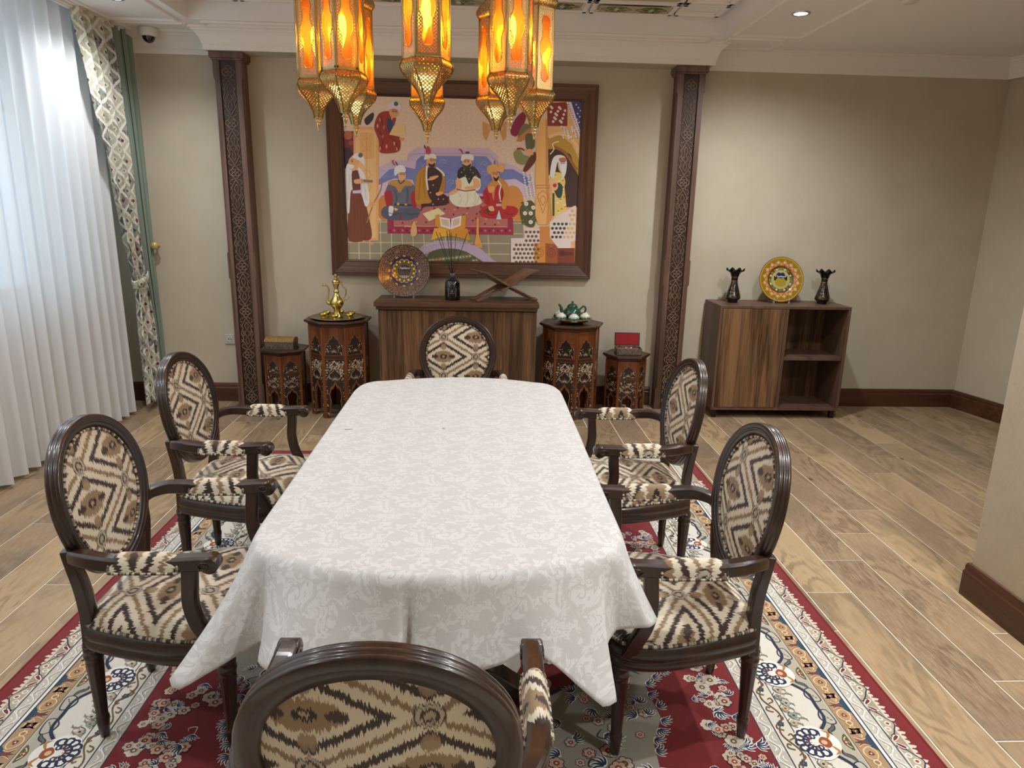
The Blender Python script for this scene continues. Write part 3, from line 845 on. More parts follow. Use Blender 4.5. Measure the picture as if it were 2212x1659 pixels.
C_([(1770, 600), (1800, 560), (1790, 520), (1840, 500)], 8, '#d9c7b2')
B([(1780, 760), (1850, 740), (1890, 800), (1880, 900), (1900, 1080), (1800, 1090), (1790, 900)], '#dcb866')
for k in range(22): Dk(1810+(k*31) % 80, 760+(k*47) % 300, 9, '#efe2c0' if k % 2 else '#b98a2c', 6, lift=False)
A.lay()
B([(1800, 850), (1840, 820), (1870, 850), (1860, 930), (1825, 930)], '#24402f'); P([(1790, 900), (1806, 900), (1806, 1080), (1790, 1080)], '#24402f')
B([(1840, 640), (1880, 630), (1890, 690), (1860, 740), (1835, 700)], '#e2b488'); B([(1775, 700), (1800, 620), (1860, 605), (1900, 640), (1895, 740), (1870, 780), (1850, 700), (1830, 660), (1800, 780), (1770, 800)], '#e3d6d8'); B([(1842, 630), (1890, 625), (1895, 652), (1850, 655)], '#b06a34')
B([(1760, 760), (1800, 790), (1835, 840), (1810, 880), (1770, 820)], '#e0aa80'); Dk(1808, 840, 16, '#b3262e')
# flowering tree left of the column
B([(1540, 1010), (1600, 960), (1650, 990), (1650, 1160), (1570, 1150), (1540, 1080)], '#4c4b30')
for k in range(40):
    cx, cy = 1545+(k*37) % 105, 980+(k*59) % 170
    A.stroke([(cx, cy), (cx+16, cy-10)], 8, '#6f7046' if k % 2 else '#33351f', lift=False)
A.lay()
for (x, y) in ((1585, 985), (1620, 1060), (1640, 1015), (1575, 1060), (1620, 1130)): Dk(x, y, 17, '#e8cfc4'); Dk(x, y, 6, '#c98a7c', 6)
for k in range(34):
    cx, cy = 1560+(k*43) % 95, 740+(k*71) % 200
    Dk(cx, cy, 8, '#efe6e2', 6, lift=False)
A.lay(); C_([(1650, 980), (1600, 920), (1590, 860), (1630, 800), (1640, 760)], 6, '#d8c9b0')
# tan column with carved base
P([(1690, 340), (1748, 330), (1760, 820), (1775, 900), (1790, 1090), (1760, 1150), (1680, 1150), (1655, 1080), (1660, 900), (1655, 820), (1665, 500)], '#d2a163')
P([(1735, 340), (1748, 330), (1760, 820), (1788, 1090), (1760, 1150), (1740, 1150), (1750, 1000), (1735, 820)], '#b98548')
for y in (840, 860): A.stroke([(1660, y), (1770, y)], 4, '#94642f', lift=False)
A.lay()
for s in (-1, 1): C_([(1715, 880), (1715+s*40, 920), (1715+s*26, 980), (1715, 1060)], 4, '#94642f'); C_([(1715, 920), (1715+s*22, 950), (1715, 1000)], 4, '#94642f')
P([(1690, 1165), (1765, 1165), (1772, 1200), (1820, 1270), (1835, 1310), (1640, 1310), (1660, 1270), (1690, 1200)], '#b9793a')
P([(1640, 1310), (1735, 1300), (1735, 1460), (1640, 1460)], '#bf7e34'); P([(1735, 1300), (1830, 1310), (1830, 1460), (1735, 1460)], '#8f4a22')
for cx, c in ((1690, '#8a5620'), (1782, '#5e2c16')):
    A.stroke(circ(cx, 1380, 34, 8), 5, c, True); A.stroke(circ(cx, 1380, 18, 6), 5, c, True); A.stroke([(cx-30, 1330), (cx, 1345), (cx+30, 1330)], 4, c)
# pierced white screens
P([(1570, 1180), (1690, 1180), (1690, 1300), (1645, 1300), (1645, 1470), (1465, 1470), (1465, 1260), (1570, 1260)], '#cdbdb8')
hexl = []
for i in range(8):
    for j in range(8):
        cx, cy = 1492+i*31+(j % 2)*15.5, 1210+j*35
        if (cx > 1580 and cx < 1680 and cy > 1195) or (cy > 1280 and cx < 1635): hexl.append(circ(cx, cy, 12.5, 6, pi/6))
A.polys([q for q in hexl if max(p[0] for p in q) < 1690], '#5e5040')
P([(1830, 1080), (1960, 1000), (1975, 1000), (1975, 1280), (1935, 1290), (1935, 1340), (1835, 1340), (1770, 1250), (1770, 1130)], '#cdbdb8')
hexl = []
for i in range(7):
    for j in range(8):
        cx, cy = 1790+i*31+(j % 2)*15.5, 1040+j*35
        if cx < 1965 and cy < 1285 and (cx > 1925 or cy > 1110): hexl.append(circ(cx, cy, 12.5, 6, pi/6))
A.polys(hexl[:len(hexl)//2], '#31403c'); A.polys(hexl[len(hexl)//2:], '#c3a25c')
P([(1830, 1340), (1965, 1340), (1962, 1470), (1830, 1470)], '#74301f'); B([(1845, 1370), (1880, 1360), (1890, 1400), (1850, 1405)], '#4a1f18'); P([(1890, 1370), (1955, 1375), (1955, 1400), (1890, 1400)], '#54231a')
# open book on its stand
P([(880, 1075), (905, 1070), (1000, 1180), (1095, 1075), (1115, 1080), (1110, 1180), (1030, 1215), (960, 1212), (875, 1160)], '#c48a2c')
P([(845, 1280), (870, 1180), (930, 1180), (1040, 1235), (930, 1250)], '#d29a34'); P([(1150, 1280), (1125, 1180), (1060, 1195), (960, 1235), (1060, 1255)], '#c08528')
P([(910, 1090), (990, 1105), (998, 1190), (920, 1165)], '#e7d9cd'); P([(998, 1190), (1002, 1105), (1080, 1080), (1075, 1160)], '#ecdfd3')
P([(922, 1105), (980, 1115), (984, 1170), (930, 1152)], '#c3ac92'); P([(1012, 1115), (1068, 1096), (1064, 1148), (1014, 1170)], '#c3ac92')
# jug and candlestick
B([(690, 1190), (700, 1150), (715, 1125), (730, 1160), (738, 1220), (712, 1250), (690, 1235)], '#c9a06a'); C_([(690, 1170), (660, 1165), (640, 1170)], 10, '#c9a06a')
P([(1198, 1100), (1214, 1100), (1216, 1240), (1240, 1320), (1245, 1340), (1180, 1340), (1180, 1320), (1196, 1240)], '#cf9140'); B([(1198, 1100), (1206, 1070), (1214, 1100)], '#d05a24')
# arch with flower bed
P([(735, 1360), (800, 1310), (900, 1282), (1010, 1280), (1120, 1295), (1230, 1345), (1330, 1440), (1360, 1480), (1250, 1480), (1200, 1420), (1120, 1370), (1020, 1345), (900, 1348), (800, 1390), (770, 1420)], '#a79aae')
for k in range(14): C_([(780+k*38, 1345-40*sin(pi*k/14)), (800+k*38, 1330-40*sin(pi*k/14)), (812+k*38, 1350-36*sin(pi*k/14))], 4, '#8b7c98', 3)
P([(790, 1420), (860, 1365), (950, 1345), (1060, 1350), (1150, 1390), (1250, 1480), (760, 1480)], '#4d4d2e')
for k in range(16):
    cx, cy = 810+k*26, 1405+(k*37) % 40
    col = ('#d8b08c', '#e6dcae', '#e9e0c4', '#c9b65e')[k % 4]
    for q in range(7):
        a = 2*pi*q/7
        A.stroke([(cx, cy), (cx+20*cos(a), cy+20*sin(a))], 7, col, taper=True, lift=False)
    A.lay()
# folds of the robes
for c, L in (('#9a6a18', [[(760, 770), (755, 860), (745, 960)], [(790, 720), (785, 820), (800, 940)], [(930, 770), (935, 840), (925, 890)]]),
             ('#c4b392', [[(1060, 900), (1080, 950), (1060, 990)], [(1120, 890), (1130, 950), (1110, 1000)], [(1180, 900), (1190, 950), (1170, 995)], [(1215, 930), (1205, 970), (1180, 1000)]]),
             ('#3f4456', [[(560, 880), (580, 940), (570, 990)], [(660, 860), (665, 930), (650, 990)], [(500, 1050), (560, 1070), (620, 1060)], [(640, 1050), (690, 1075), (740, 1060)]]),
             ('#7a121b', [[(1270, 900), (1290, 940), (1280, 985)], [(1250, 1050), (1310, 1075), (1350, 1060)], [(1420, 1060), (1470, 1070), (1500, 1045)], [(1390, 860), (1400, 920), (1380, 960)]]),
             ('#b9adb4', [[(215, 760), (212, 850), (205, 960)], [(320, 790), (335, 880), (345, 960)], [(280, 720), (300, 800), (310, 880)]]),
             ('#5f1a17', [[(430, 420), (470, 470), (460, 560)], [(520, 470), (560, 500), (590, 570)], [(450, 320), (470, 380), (500, 430)]]),
             ('#9b86a6', [[(665, 655), (735, 600), (1285, 600)], [(1290, 600), (1350, 650), (1365, 700)]])):
    for q in L: C_(q, 4, c, 5)
# brows and eyes
for (x, y) in ((845, 652), (866, 652), (1108, 660), (1132, 660), (1330, 752), (1352, 756), (612, 756), (634, 758), (552, 282), (574, 284), (236, 660), (1862, 668), (1880, 668)):
    A.stroke([(x-8, y), (x+8, y)], 4, '#2c1c18', lift=False); A.stroke([(x-10, y-10), (x+9, y-12)], 3, '#2c1c18', lift=False)
A.lay()
A.mb.fc = {k: tuple(min(1.0, 1.55*q+0.015) for q in c) for k, c in A.mb.fc.items()}
A.mb.xf(Matrix.Translation((0, -0.0085, 0)) @ Matrix.Rotation(radians(90), 4, 'X'))
MAT['canvas'] = painted('painting_canvas', 0.55, 0.05, 500)
A.mb.build('canvas', MAT['canvas'], pt)

# ================================================================== rug
MAT['rug'] = painted('rug_pile', 0.95, 0.5, 700, sheen=0.15)
rug = empty('persian_rug', ((RX0+RX1)/2, (RY0+RY1)/2, 0)); tag(rug, 'red and cream floral persian rug under the dining table', 'rug')
RW, RL = (RX1-RX0)/2, (RY1-RY0)/2
MAT['rug_red'] = plain('rug_edge', '#6e1317', 0.95, bump=0.4, bscale=600)
MB().bb(-RW, RW, -RL, RL, 0.0005, 0.009).build('rug_base', MAT['rug_red'], rug, bevel=0.003)
R = Art(0.00002, 0.0090)
def inset(d, c): R.rect(-RW+d, -RL+d, RW-d, RL-d, c)
RED, CRM, BEI, TAN, NAV, TEA, RUS, WHT, GRY, OLV, DRK = '#78161b', '#d9cfbf', '#a4957f', '#a98a66', '#1c2945', '#1d4558', '#9c4a26', '#ebe6dd', '#aea696', '#5c5c3c', '#3a2a26'
inset(0.012, RED)
for d, c in ((0.066, BEI), (0.110, NAV), (0.1135, '#c9c1b2'), (0.154, NAV), (0.158, WHT), (0.168, NAV), (0.173, TAN), (0.234, DRK), (0.2365, '#ddd6c9'), (0.400, NAV), (0.4035, '#d8cfbd'), (0.458, NAV), (0.462, '#bfb6a6'), (0.506, NAV), (0.5095, RED)): inset(d, c)
ZB = R.z
def border_tile(u0, L):
    """one repeat of the border between u0 and u0+L; v is the distance from the rug edge"""
    U = lambda f: u0+L*f
    R.z = ZB
    # flame edge
    R.lay(); k = 17
    for i in range(k):
        a = U((i+0.5)/k); h = 0.020 if i % 3 == 1 else 0.011
        R.poly([(a-L/k*0.62, 0.070), (a-L/k*0.30, 0.060), (a-0.007, 0.062-h*0.55), (a+0.002, 0.066-h*1.15), (a+0.006, 0.062-h*0.5), (a+L/k*0.34, 0.058), (a+L/k*0.62, 0.070)], '#d6cbb9', False)
    # beige lobes with cream blossoms / red tear drops
    for f in (0.26, 0.74):
        c = U(f)
        R.blob([(c-0.062, 0.108), (c-0.050, 0.086), (c-0.026, 0.070), (c, 0.056), (c+0.026, 0.070), (c+0.050, 0.086), (c+0.062, 0.108)], NAV, 4)
        R.blob([(c-0.056, 0.108), (c-0.046, 0.088), (c-0.024, 0.074), (c, 0.060), (c+0.024, 0.074), (c+0.046, 0.088), (c+0.056, 0.108)], '#b3a58d', 4)
        for q in (-0.024, 0.024, 0.0):
            R.disc(c+q, 0.092 if q else 0.080, 0.0105, WHT, 9); R.disc(c+q, 0.092 if q else 0.080, 0.0062, '#b9a98c' if q else RUS, 8)
        R.curve([(c-0.05, 0.104), (c-0.02, 0.107), (c+0.02, 0.104), (c+0.05, 0.107)], 0.004, WHT, 4)
    for f in (0.0, 0.5, 1.0):
        c = U(f)
        for s in (-1, 1):
            if (f == 0 and s < 0) or (f == 1 and s > 0): continue
            R.blob([(c, 0.106), (c+s*0.012, 0.084), (c+s*0.026, 0.074), (c+s*0.030, 0.088), (c+s*0.014, 0.104)], WHT, 4)
            R.blob([(c+s*0.004, 0.102), (c+s*0.014, 0.086), (c+s*0.024, 0.079), (c+s*0.026, 0.088), (c+s*0.013, 0.100)], '#7c1c26', 4)
            R.curve([(c+s*0.020, 0.100), (c+s*0.030, 0.094), (c+s*0.032, 0.084), (c+s*0.024, 0.086)], 0.0028, DRK, 4)
    # narrow cream bands with a wavy stem
    for (v0, v1, c1, c2) in ((0.114, 0.154, WHT, '#a89f90'), (0.464, 0.506, WHT, '#968d7f')):
        vm = (v0+v1)/2; amp = (v1-v0)*0.30
        for (off, col, w) in ((0.0018, c2, 0.0055), (0, c1, 0.0045)):
            R.stroke([(U(i/32), vm+off+amp*sin(2*pi*4*i/32)) for i in range(33)], w, col)
        R.lay()
        for i in range(8):
            a = U((i+0.5)/8); s = 1 if i % 2 == 0 else -1
            R.curve([(a-0.010, vm-s*amp*0.9), (a, vm-s*amp*0.15), (a+0.012, vm-s*amp*0.5)], 0.0042, c1, 3, lift=False)
            R.curve([(a-0.012, vm+s*amp*1.2), (a+0.002, vm+s*amp*1.5), (a+0.014, vm+s*amp*0.9)], 0.0038, c1, 3, lift=False)
    # tan band: teal wedges with rust flames between paired blossoms
    for i in range(2):
        c = U((i+0.5)/2); e = U(i/2+0.0)
        R.poly([(e-0.0, 0.174), (e+0.034, 0.174), (e+0.010, 0.196), (e+0.004, 0.212), (e, 0.232)], TEA)
        R.poly([(e+L/2, 0.174), (e+L/2-0.034, 0.174), (e+L/2-0.010, 0.196), (e+L/2-0.004, 0.212), (e+L/2, 0.232)], TEA)
        for s in (-1, 1):
            c0 = c+s*0.036
            R.blob([(c0-s*0.030, 0.205), (c0-0.012, 0.186), (c0+0.012, 0.182), (c0+s*0.030, 0.198), (c0+0.014, 0.224), (c0-0.012, 0.226)], '#e3c49a', 4)
            R.blob([(c0-s*0.026, 0.205), (c0-0.011, 0.189), (c0+0.011, 0.186), (c0+s*0.026, 0.199), (c0+0.012, 0.220), (c0-0.011, 0.222)], '#b58f66', 4)
            for q in range(6):
                a = 2*pi*q/6
                R.disc(c0+0.0065*cos(a), 0.204+0.0065*sin(a), 0.0038, RUS if q % 2 else NAV, 6, lift=False)
            R.lay(); R.disc(c0, 0.204, 0.003, '#e8d4b4', 6)
            R.curve([(c0+s*0.030, 0.222), (c0+s*0.040, 0.206), (c0+s*0.036, 0.190)], 0.007, RUS, 4, taper=True)
            for q in range(4): R.stroke([(c0+s*(0.034+0.002*q), 0.216-q*0.008), (c0+s*(0.046), 0.213-q*0.008)], 0.003, RUS, lift=False)
            R.lay(); R.curve([(c0+s*0.027, 0.226), (c0+s*0.037, 0.206), (c0+s*0.031, 0.188)], 0.0022, '#ecd9b6', 4)
        R.disc(c, 0.205, 0.012, '#ecd2a8', 9); R.disc(c, 0.205, 0.008, '#9d7448', 8)
    # wide border: navy-edged scroll with grey lobes, palmette between
    wave = lambda f: 0.300-0.036*cos(2*pi*f)+0.012*cos(4*pi*f)
    pts = [(U(i/40), wave(i/40)) for i in range(41)]
    R.poly([(U(0), 0.240)]+pts+[(U(1), 0.240)], '#b4ac99')
    for f in (0.10, 0.90, 0.02, 0.98):
        c = U(f)
    for s, f in ((1, 0.16), (-1, 0.84)):
        c = U(f)
        R.blob([(c-0.030, 0.246), (c-0.034, 0.270), (c-0.006, 0.292), (c+0.028, 0.280), (c+0.034, 0.254), (c, 0.244)], NAV, 4)
        R.blob([(c-0.027, 0.249), (c-0.030, 0.269), (c-0.005, 0.288), (c+0.025, 0.277), (c+0.030, 0.256), (c, 0.248)], '#bdb6a4', 4)
        for q in range(7): R.disc(c-0.016+(q*0.0091) % 0.034, 0.256+(q*0.0067) % 0.024, 0.0028, OLV, 6, lift=False)
        R.lay()
        R.curve([(c+s*0.034, 0.262), (c+s*0.052, 0.270), (c+s*0.066, 0.288), (c+s*0.084, 0.286)], 0.016, NAV, 5, taper=True)
        R.curve([(c+s*0.036, 0.263), (c+s*0.052, 0.271), (c+s*0.064, 0.286), (c+s*0.080, 0.285)], 0.009, '#5c6152', 5, taper=True)
        for q in range(7):
            ff = f+s*(0.10+0.022*q); 
            R.stroke([(U(ff), wave(ff)+0.002), (U(ff)+s*0.004, wave(ff)+0.016)], 0.0052, RUS, lift=False, taper=True)
        R.lay()
    R.stroke(pts, 0.0105, NAV)
    R.stroke([(u_, v_+0.0085) for u_, v_ in pts[14:27]], 0.004, '#6a6f5c')
    R.blob([(U(0.40), 0.246), (U(0.44), 0.262), (U(0.5), 0.268), (U(0.56), 0.262), (U(0.60), 0.246)], '#4d5434', 4)
    R.curve([(U(0.43), 0.250), (U(0.47), 0.260), (U(0.5), 0.250), (U(0.53), 0.260), (U(0.57), 0.250)], 0.004, '#d9bd93', 4)
    R.disc(U(0.5), 0.258, 0.008, '#9c2b26', 8); R.disc(U(0.5), 0.258, 0.0035, WHT, 6)
    # filigree
    for i in range(14):
        a = U((i+0.5)/14)
        vv = 0.360+0.014*sin(i*2.1)
        for q in range(3): R.curve([(a-0.012+q*0.006, vv-0.014), (a+0.008-q*0.005, vv), (a-0.010+q*0.008, vv+0.016)], 0.0021, '#877c6e', 3, lift=False)
    R.lay()
    for i, f in enumerate((0.04, 0.14, 0.24, 0.76, 0.86, 0.96)):
        a, vv = U(f), 0.372+0.014*(i % 2)
        for q in range(5): R.disc(a+0.0085*cos(q*1.257), vv+0.0085*sin(q*1.257), 0.0055, ('#b9ad98', '#8a9a86', '#c0a98c')[i % 3], 7, lift=False)
        R.lay(); R.disc(a, vv, 0.0045, RUS if i % 2 else NAV, 7)
        R.curve([(a-0.022, vv-0.008), (a-0.012, vv+0.010), (a+0.006, vv+0.016), (a+0.020, vv+0.006)], 0.0026, '#4d5a4a', 3, lift=False)
        R.lay()
    # palmette
    c = U(0.5); v = 0.352; R_T = R.T; R.T = (lambda T0, c_, v_: (lambda u, w: T0(c_+(u-c_)*1.28, v_+(w-v_)*1.22)))(R_T, c, v)
    R.blob([(c-0.056, v-0.01), (c-0.044, v+0.034), (c, v+0.052), (c+0.044, v+0.034), (c+0.056, v-0.01), (c+0.030, v-0.048), (c, v-0.060), (c-0.030, v-0.048)], WHT, 4)
    for q in range(9):
        a = radians(-20+q*27.5); rr = 0.036
        px, py = c+rr*cos(a), v+0.006+rr*sin(a)
        R.stroke(circ(px, py, 0.0105, 9), 0.0058, NAV, True, lift=False)
        R.stroke(circ(c+0.019*cos(a+0.2), v+0.006+0.019*sin(a+0.2), 0.0065, 7), 0.0046, NAV, True, lift=False)
    R.lay()
    for q in range(5):
        a = radians(18+q*36)
        R.stroke([(c+0.012*cos(a), v+0.012*sin(a)), (c+0.030*cos(a), v+0.004+0.030*sin(a))], 0.006, RUS, taper=True, lift=False)
    R.lay(); R.blob([(c-0.018, v-0.020), (c, v-0.006), (c+0.018, v-0.020), (c+0.010, v-0.036), (c-0.010, v-0.036)], RUS, 4); R.disc(c, v-0.020, 0.008, '#d8b68c', 8)
    for s in (-1, 1):
        R.curve([(c+s*0.012, v-0.034), (c+s*0.030, v-0.044), (c+s*0.040, v-0.030)], 0.008, '#b77b3c', 4, taper=True)
        R.curve([(c+s*0.020, v-0.018), (c+s*0.038, v-0.020), (c+s*0.046, v-0.006)], 0.005, NAV, 4, taper=True)
    R.T = R_T
    # brown scroll band
    vm = 0.431
    R.stroke([(U(i/36), vm+0.016*sin(2*pi*2*i/36)) for i in range(37)], 0.0042, '#6d5238')
    for i in range(8):
        a = U((i+0.3)/8); s = 1 if i % 2 else -1
        R.curve([(a, vm), (a+0.010, vm+s*0.018), (a+0.026, vm+s*0.014), (a+0.020, vm+s*0.004)], 0.004, '#6d5238', 4, lift=False)
    R.lay()
    for f in (0.25, 0.75):
        for q in range(5):
            a = 2*pi*q/5; R.disc(U(f)+0.007*cos(a), vm+0.007*sin(a), 0.005, TEA, 6, lift=False)
        R.lay(); R.disc(U(f), vm, 0.004, RUS, 6)
def side_xf(k):
    if k == 0: return lambda u, v: (RW-v, u)          # right side, u along +y
    if k == 1: return lambda u, v: (-RW+v, -u)        # left side
    if k == 2: return lambda u, v: (-u, RL-v)         # far side
    return lambda u, v: (u, -RL+v)
for k in range(4):
    half = (RL if k < 2 else RW)-0.509
    n = max(1, round(2*half/0.325)); L = 2*half/n
    R.T = side_xf(k)
    for i in range(n): border_tile(-half+i*L, L)
# corner squares
R.T = lambda x, y: (x, y)
R.z = ZB
for sx in (-1, 1):
    for sy in (-1, 1):
        cx, cy = sx*(RW-0.31), sy*(RL-0.31)
        for q in range(10):
            a = 2*pi*q/10; R.stroke(circ(cx+0.085*cos(a), cy+0.085*sin(a), 0.026, 10), 0.008, NAV, True, lift=False)
        R.lay()
        for q in range(8):
            a = 2*pi*q/8; R.stroke([(cx, cy), (cx+0.06*cos(a), cy+0.06*sin(a))], 0.02, RUS if q % 2 else TAN, taper=True, lift=False)
        R.lay(); R.disc(cx, cy, 0.02, WHT)
# field, medallion and flowers
rnd = random.Random(11)
FW, FH = RW-0.512, RL-0.512
def med_r(a):
    return (0.80+0.05*cos(8*a)+0.02*cos(24*a)), (1.08+0.06*cos(8*a)+0.03*cos(24*a))
R.z = ZB+R.eps*2
R.poly([(med_r(2*pi*i/96)[0]*cos(2*pi*i/96), med_r(2*pi*i/96)[1]*sin(2*pi*i/96)) for i in range(96)], '#9a9385')
R.poly([(0.50*cos(2*pi*i/72)*(1+0.06*cos(12*2*pi*i/72)), 0.66*sin(2*pi*i/72)*(1+0.06*cos(12*2*pi*i/72))) for i in range(72)], NAV)
R.poly([(0.485*cos(2*pi*i/72)*(1+0.06*cos(12*2*pi*i/72)), 0.645*sin(2*pi*i/72)*(1+0.06*cos(12*2*pi*i/72))) for i in range(72)], '#7f1c1f')
R.poly([(0.30*cos(2*pi*i/72)*(1+0.10*cos(8*2*pi*i/72)), 0.40*sin(2*pi*i/72)*(1+0.10*cos(8*2*pi*i/72))) for i in range(72)], CRM)
def arc_lobes(sx, sy):
    # corner medallion: cream saw-toothed arc with a grey heart
    cx, cy = sx*FW, sy*FH
    for (r, c) in ((0.46, WHT), (0.40, '#7c1a1e'), (0.385, WHT), (0.35, NAV), (0.343, '#8d8778')):
        pts = []
        for i in range(31):
            a = pi/2*i/30; rr = r*(1+0.035*cos(20*a))+(0.012 if i % 2 and r == 0.46 else 0)
            pts.append((cx-sx*rr*cos(a)*0.85, cy-sy*rr*sin(a)))
        R.poly([(cx, cy)]+pts, c)
for sx in (-1, 1):
    for sy in (-1, 1): arc_lobes(sx, sy)
ZF = R.z
def flower(x, y, r, kind):
    R.z = ZF+R.eps*rnd.randint(2, 60)
    n = 6; a0 = rnd.random()*6
    for q in range(n): R.disc(x+r*0.62*cos(a0+2*pi*q/n), y+r*0.62*sin(a0+2*pi*q/n), r*0.46, '#2b1b22' if kind else '#d8cdbd', 7, lift=False)
    R.lay()
    for q in range(n): R.disc(x+r*0.60*cos(a0+2*pi*q/n), y+r*0.60*sin(a0+2*pi*q/n), r*0.36, ('#cbbba6', '#c9a48e', '#b8ab98')[kind % 3], 7, lift=False)
    R.lay(); R.disc(x, y, r*0.42, ('#6b5b45', '#8f3a22', '#7b2a22')[kind % 3], 8); R.disc(x, y, r*0.18, '#d9c6a6', 6)
def spray(x, y, r, ang, dark=NAV):
    R.z = ZF+R.eps*rnd.randint(2, 60)
    for q in range(5):
        a = ang+(q-2)*0.42
        R.curve([(x, y), (x+r*0.55*cos(a), y+r*0.55*sin(a)), (x+r*cos(a+0.25), y+r*sin(a+0.25))], r*0.28, WHT, 3, taper=True, lift=False)
    R.lay()
    for q in range(5):
        a = ang+(q-2)*0.42
        R.curve([(x+r*0.1*cos(a), y+r*0.1*sin(a)), (x+r*0.55*cos(a), y+r*0.55*sin(a)), (x+r*0.92*cos(a+0.25), y+r*0.92*sin(a+0.25))], r*0.15, dark, 3, taper=True, lift=False)
def curl(x, y, r, ang, c):
    R.z = ZF+R.eps*rnd.randint(2, 60)
    R.curve([(x, y), (x+r*cos(ang), y+r*sin(ang)), (x+r*1.2*cos(ang+0.7), y+r*1.2*sin(ang+0.7)), (x+r*0.8*cos(ang+1.0), y+r*0.8*sin(ang+1.0))], 0.005, c, 4, taper=True)
def inside_med(x, y, k=1.0):
    a = atan2(y/1.08, x/0.80); rx, ry = med_r(a)
    return (x/(rx*k))**2+(y/(ry*k))**2 < 1
# clusters on the red field
cl = []
for q in range(34):
    a = 2*pi*(q+0.5)/34
    cl.append((0.93*FW*cos(a)*min(1.25, 1/max(abs(cos(a)), abs(sin(a)))), 0.93*FH*sin(a)*min(1.25, 1/max(abs(cos(a)), abs(sin(a))))))
for (cx, cy) in cl:
    for q in range(54):
        x, y = cx+rnd.gauss(0, 0.075), cy+rnd.gauss(0, 0.085)
        if abs(x) > FW-0.03 or abs(y) > FH-0.03 or inside_med(x, y, 1.06): continue
        if q % 3 == 2: spray(x, y, rnd.uniform(0.024, 0.042), rnd.random()*6.3)
        else: flower(x, y, rnd.uniform(0.012, 0.027), rnd.randint(0, 2))
for q in range(70):
    x, y = rnd.uniform(-FW+0.05, FW-0.05), rnd.uniform(-FH+0.05, FH-0.05)
    if not inside_med(x, y, 1.05): curl(x, y, 0.03, rnd.random()*6.3, '#c9bda8'); spray(x, y, 0.03, rnd.random()*6.3)
# medallion rim and inside
for i in range(130):
    a = 2*pi*i/130; rx, ry = med_r(a)
    spray(rx*cos(a), ry*sin(a), 0.038, a+rnd.uniform(-0.6, 0.6), NAV)
for q in range(620):
    a = rnd.random()*2*pi; k = rnd.uniform(0.64, 0.97); rx, ry = med_r(a)
    x, y = rx*k*cos(a), ry*k*sin(a)
    if q % 3 == 0: spray(x, y, rnd.uniform(0.03, 0.05), rnd.random()*6.3)
    elif q % 7 == 1: curl(x, y, 0.035, rnd.random()*6.3, NAV)
    else: flower(x, y, rnd.uniform(0.014, 0.032), rnd.randint(1, 2))
for q in range(24):
    a = 2*pi*q/24
    R.z = ZF+R.eps*70
    R.curve([(0.40*cos(a), 0.53*sin(a)), (0.43*cos(a+0.1), 0.57*sin(a+0.1)), (0.46*cos(a+0.02), 0.60*sin(a+0.02))], 0.03, CRM, 4, taper=True)
    flower(0.37*cos(a), 0.49*sin(a), 0.03, q % 3)
R.mb.build('woven_pattern', MAT['rug'], rug)
# ================================================================== fabrics
def ikat_color(g, x, y, jit=1.0):
    PXp, PYp = 0.19, 0.115
    j1 = (g.noise(g.vec(x*330.0, y*16.0, 0.0), 1.0, 2, 0.7)-0.5)*jit
    j2 = (g.noise(g.vec(x*120.0, y*24.0, 3.0), 1.0, 2, 0.6)-0.5)*jit
    yy = y+j1*0.042+j2*0.014
    dx = g.abs(g.fract(x/(2*PXp)+0.5)-0.5)*(2*PXp)
    dy = g.abs(g.fract(yy/(2*PYp)+0.5)-0.5)*(2*PYp)
    D1 = dx/PXp+dy/PYp
    far = D1 > 1.0
    ex = dx+(PXp-dx*2.0)*far; ey = dy+(PYp-dy*2.0)*far
    D = g.min(D1, 2.0-D1)
    cream, brown, tan, blk = hx('#d8ccb6'), hx('#35231b'), hx('#927858'), hx('#14110f')
    c = g.mix(g.step(0.57, 0.60, D), cream, brown)
    c = g.mix(g.step(0.73, 0.76, D), c, cream)
    c = g.mix(g.step(0.925, 0.945, D), c, hx('#8c7254'))
    # rounded tan eye with dark heart
    e = g.len2(ex/0.062, ey/0.036)
    c = g.mix(1.0-g.step(0.92, 1.0, e), c, tan)
    wh = (1.0-g.step(0.9, 1.0, g.len2((ex-0.050)/0.020, ey/0.012)))
    c = g.mix(wh, c, hx('#3d2a20'))
    e2 = g.len2(ex/0.021, ey/0.0135)
    c = g.mix(1.0-g.step(0.9, 1.05, e2), c, blk)
    c = g.mix(1.0-g.step(0.35, 0.5, e2), c, hx('#b09775'))
    # small pads above and below the eye
    e3 = g.len2(ex/0.017, (ey-0.058)/0.020)
    c = g.mix((1.0-g.step(0.9, 1.0, e3))*0.9, c, tan)
    # round medallions where the bands cross
    m1 = g.len2(dx, PYp-dy); m2 = g.len2(PXp-dx, dy); mm = g.min(m1, m2)
    c = g.mix(1.0-g.step(0.024, 0.027, mm), c, hx('#3a2a22'))
    ring = g.abs(mm-0.019) < 0.0035
    c = g.mix(ring, c, hx('#b6a894'))
    c = g.mix(1.0-g.step(0.008, 0.011, mm), c, hx('#a99b86'))
    return c
def mk_ikat():
    g = G('ikat_fabric'); x, y = g.uv()
    r = g.rnd()
    c = ikat_color(g, x, y)
    th = g.noise(g.vec(x*2600.0, y*900.0, 0.0), 1.0, 1)
    return g.done(g.bsdf(c, 0.6, 0, g.bump(th, 0.15, 0.001), Sheen_Weight=0.25, Specular_IOR_Level=0.35))
MAT['ikat'] = mk_ikat()
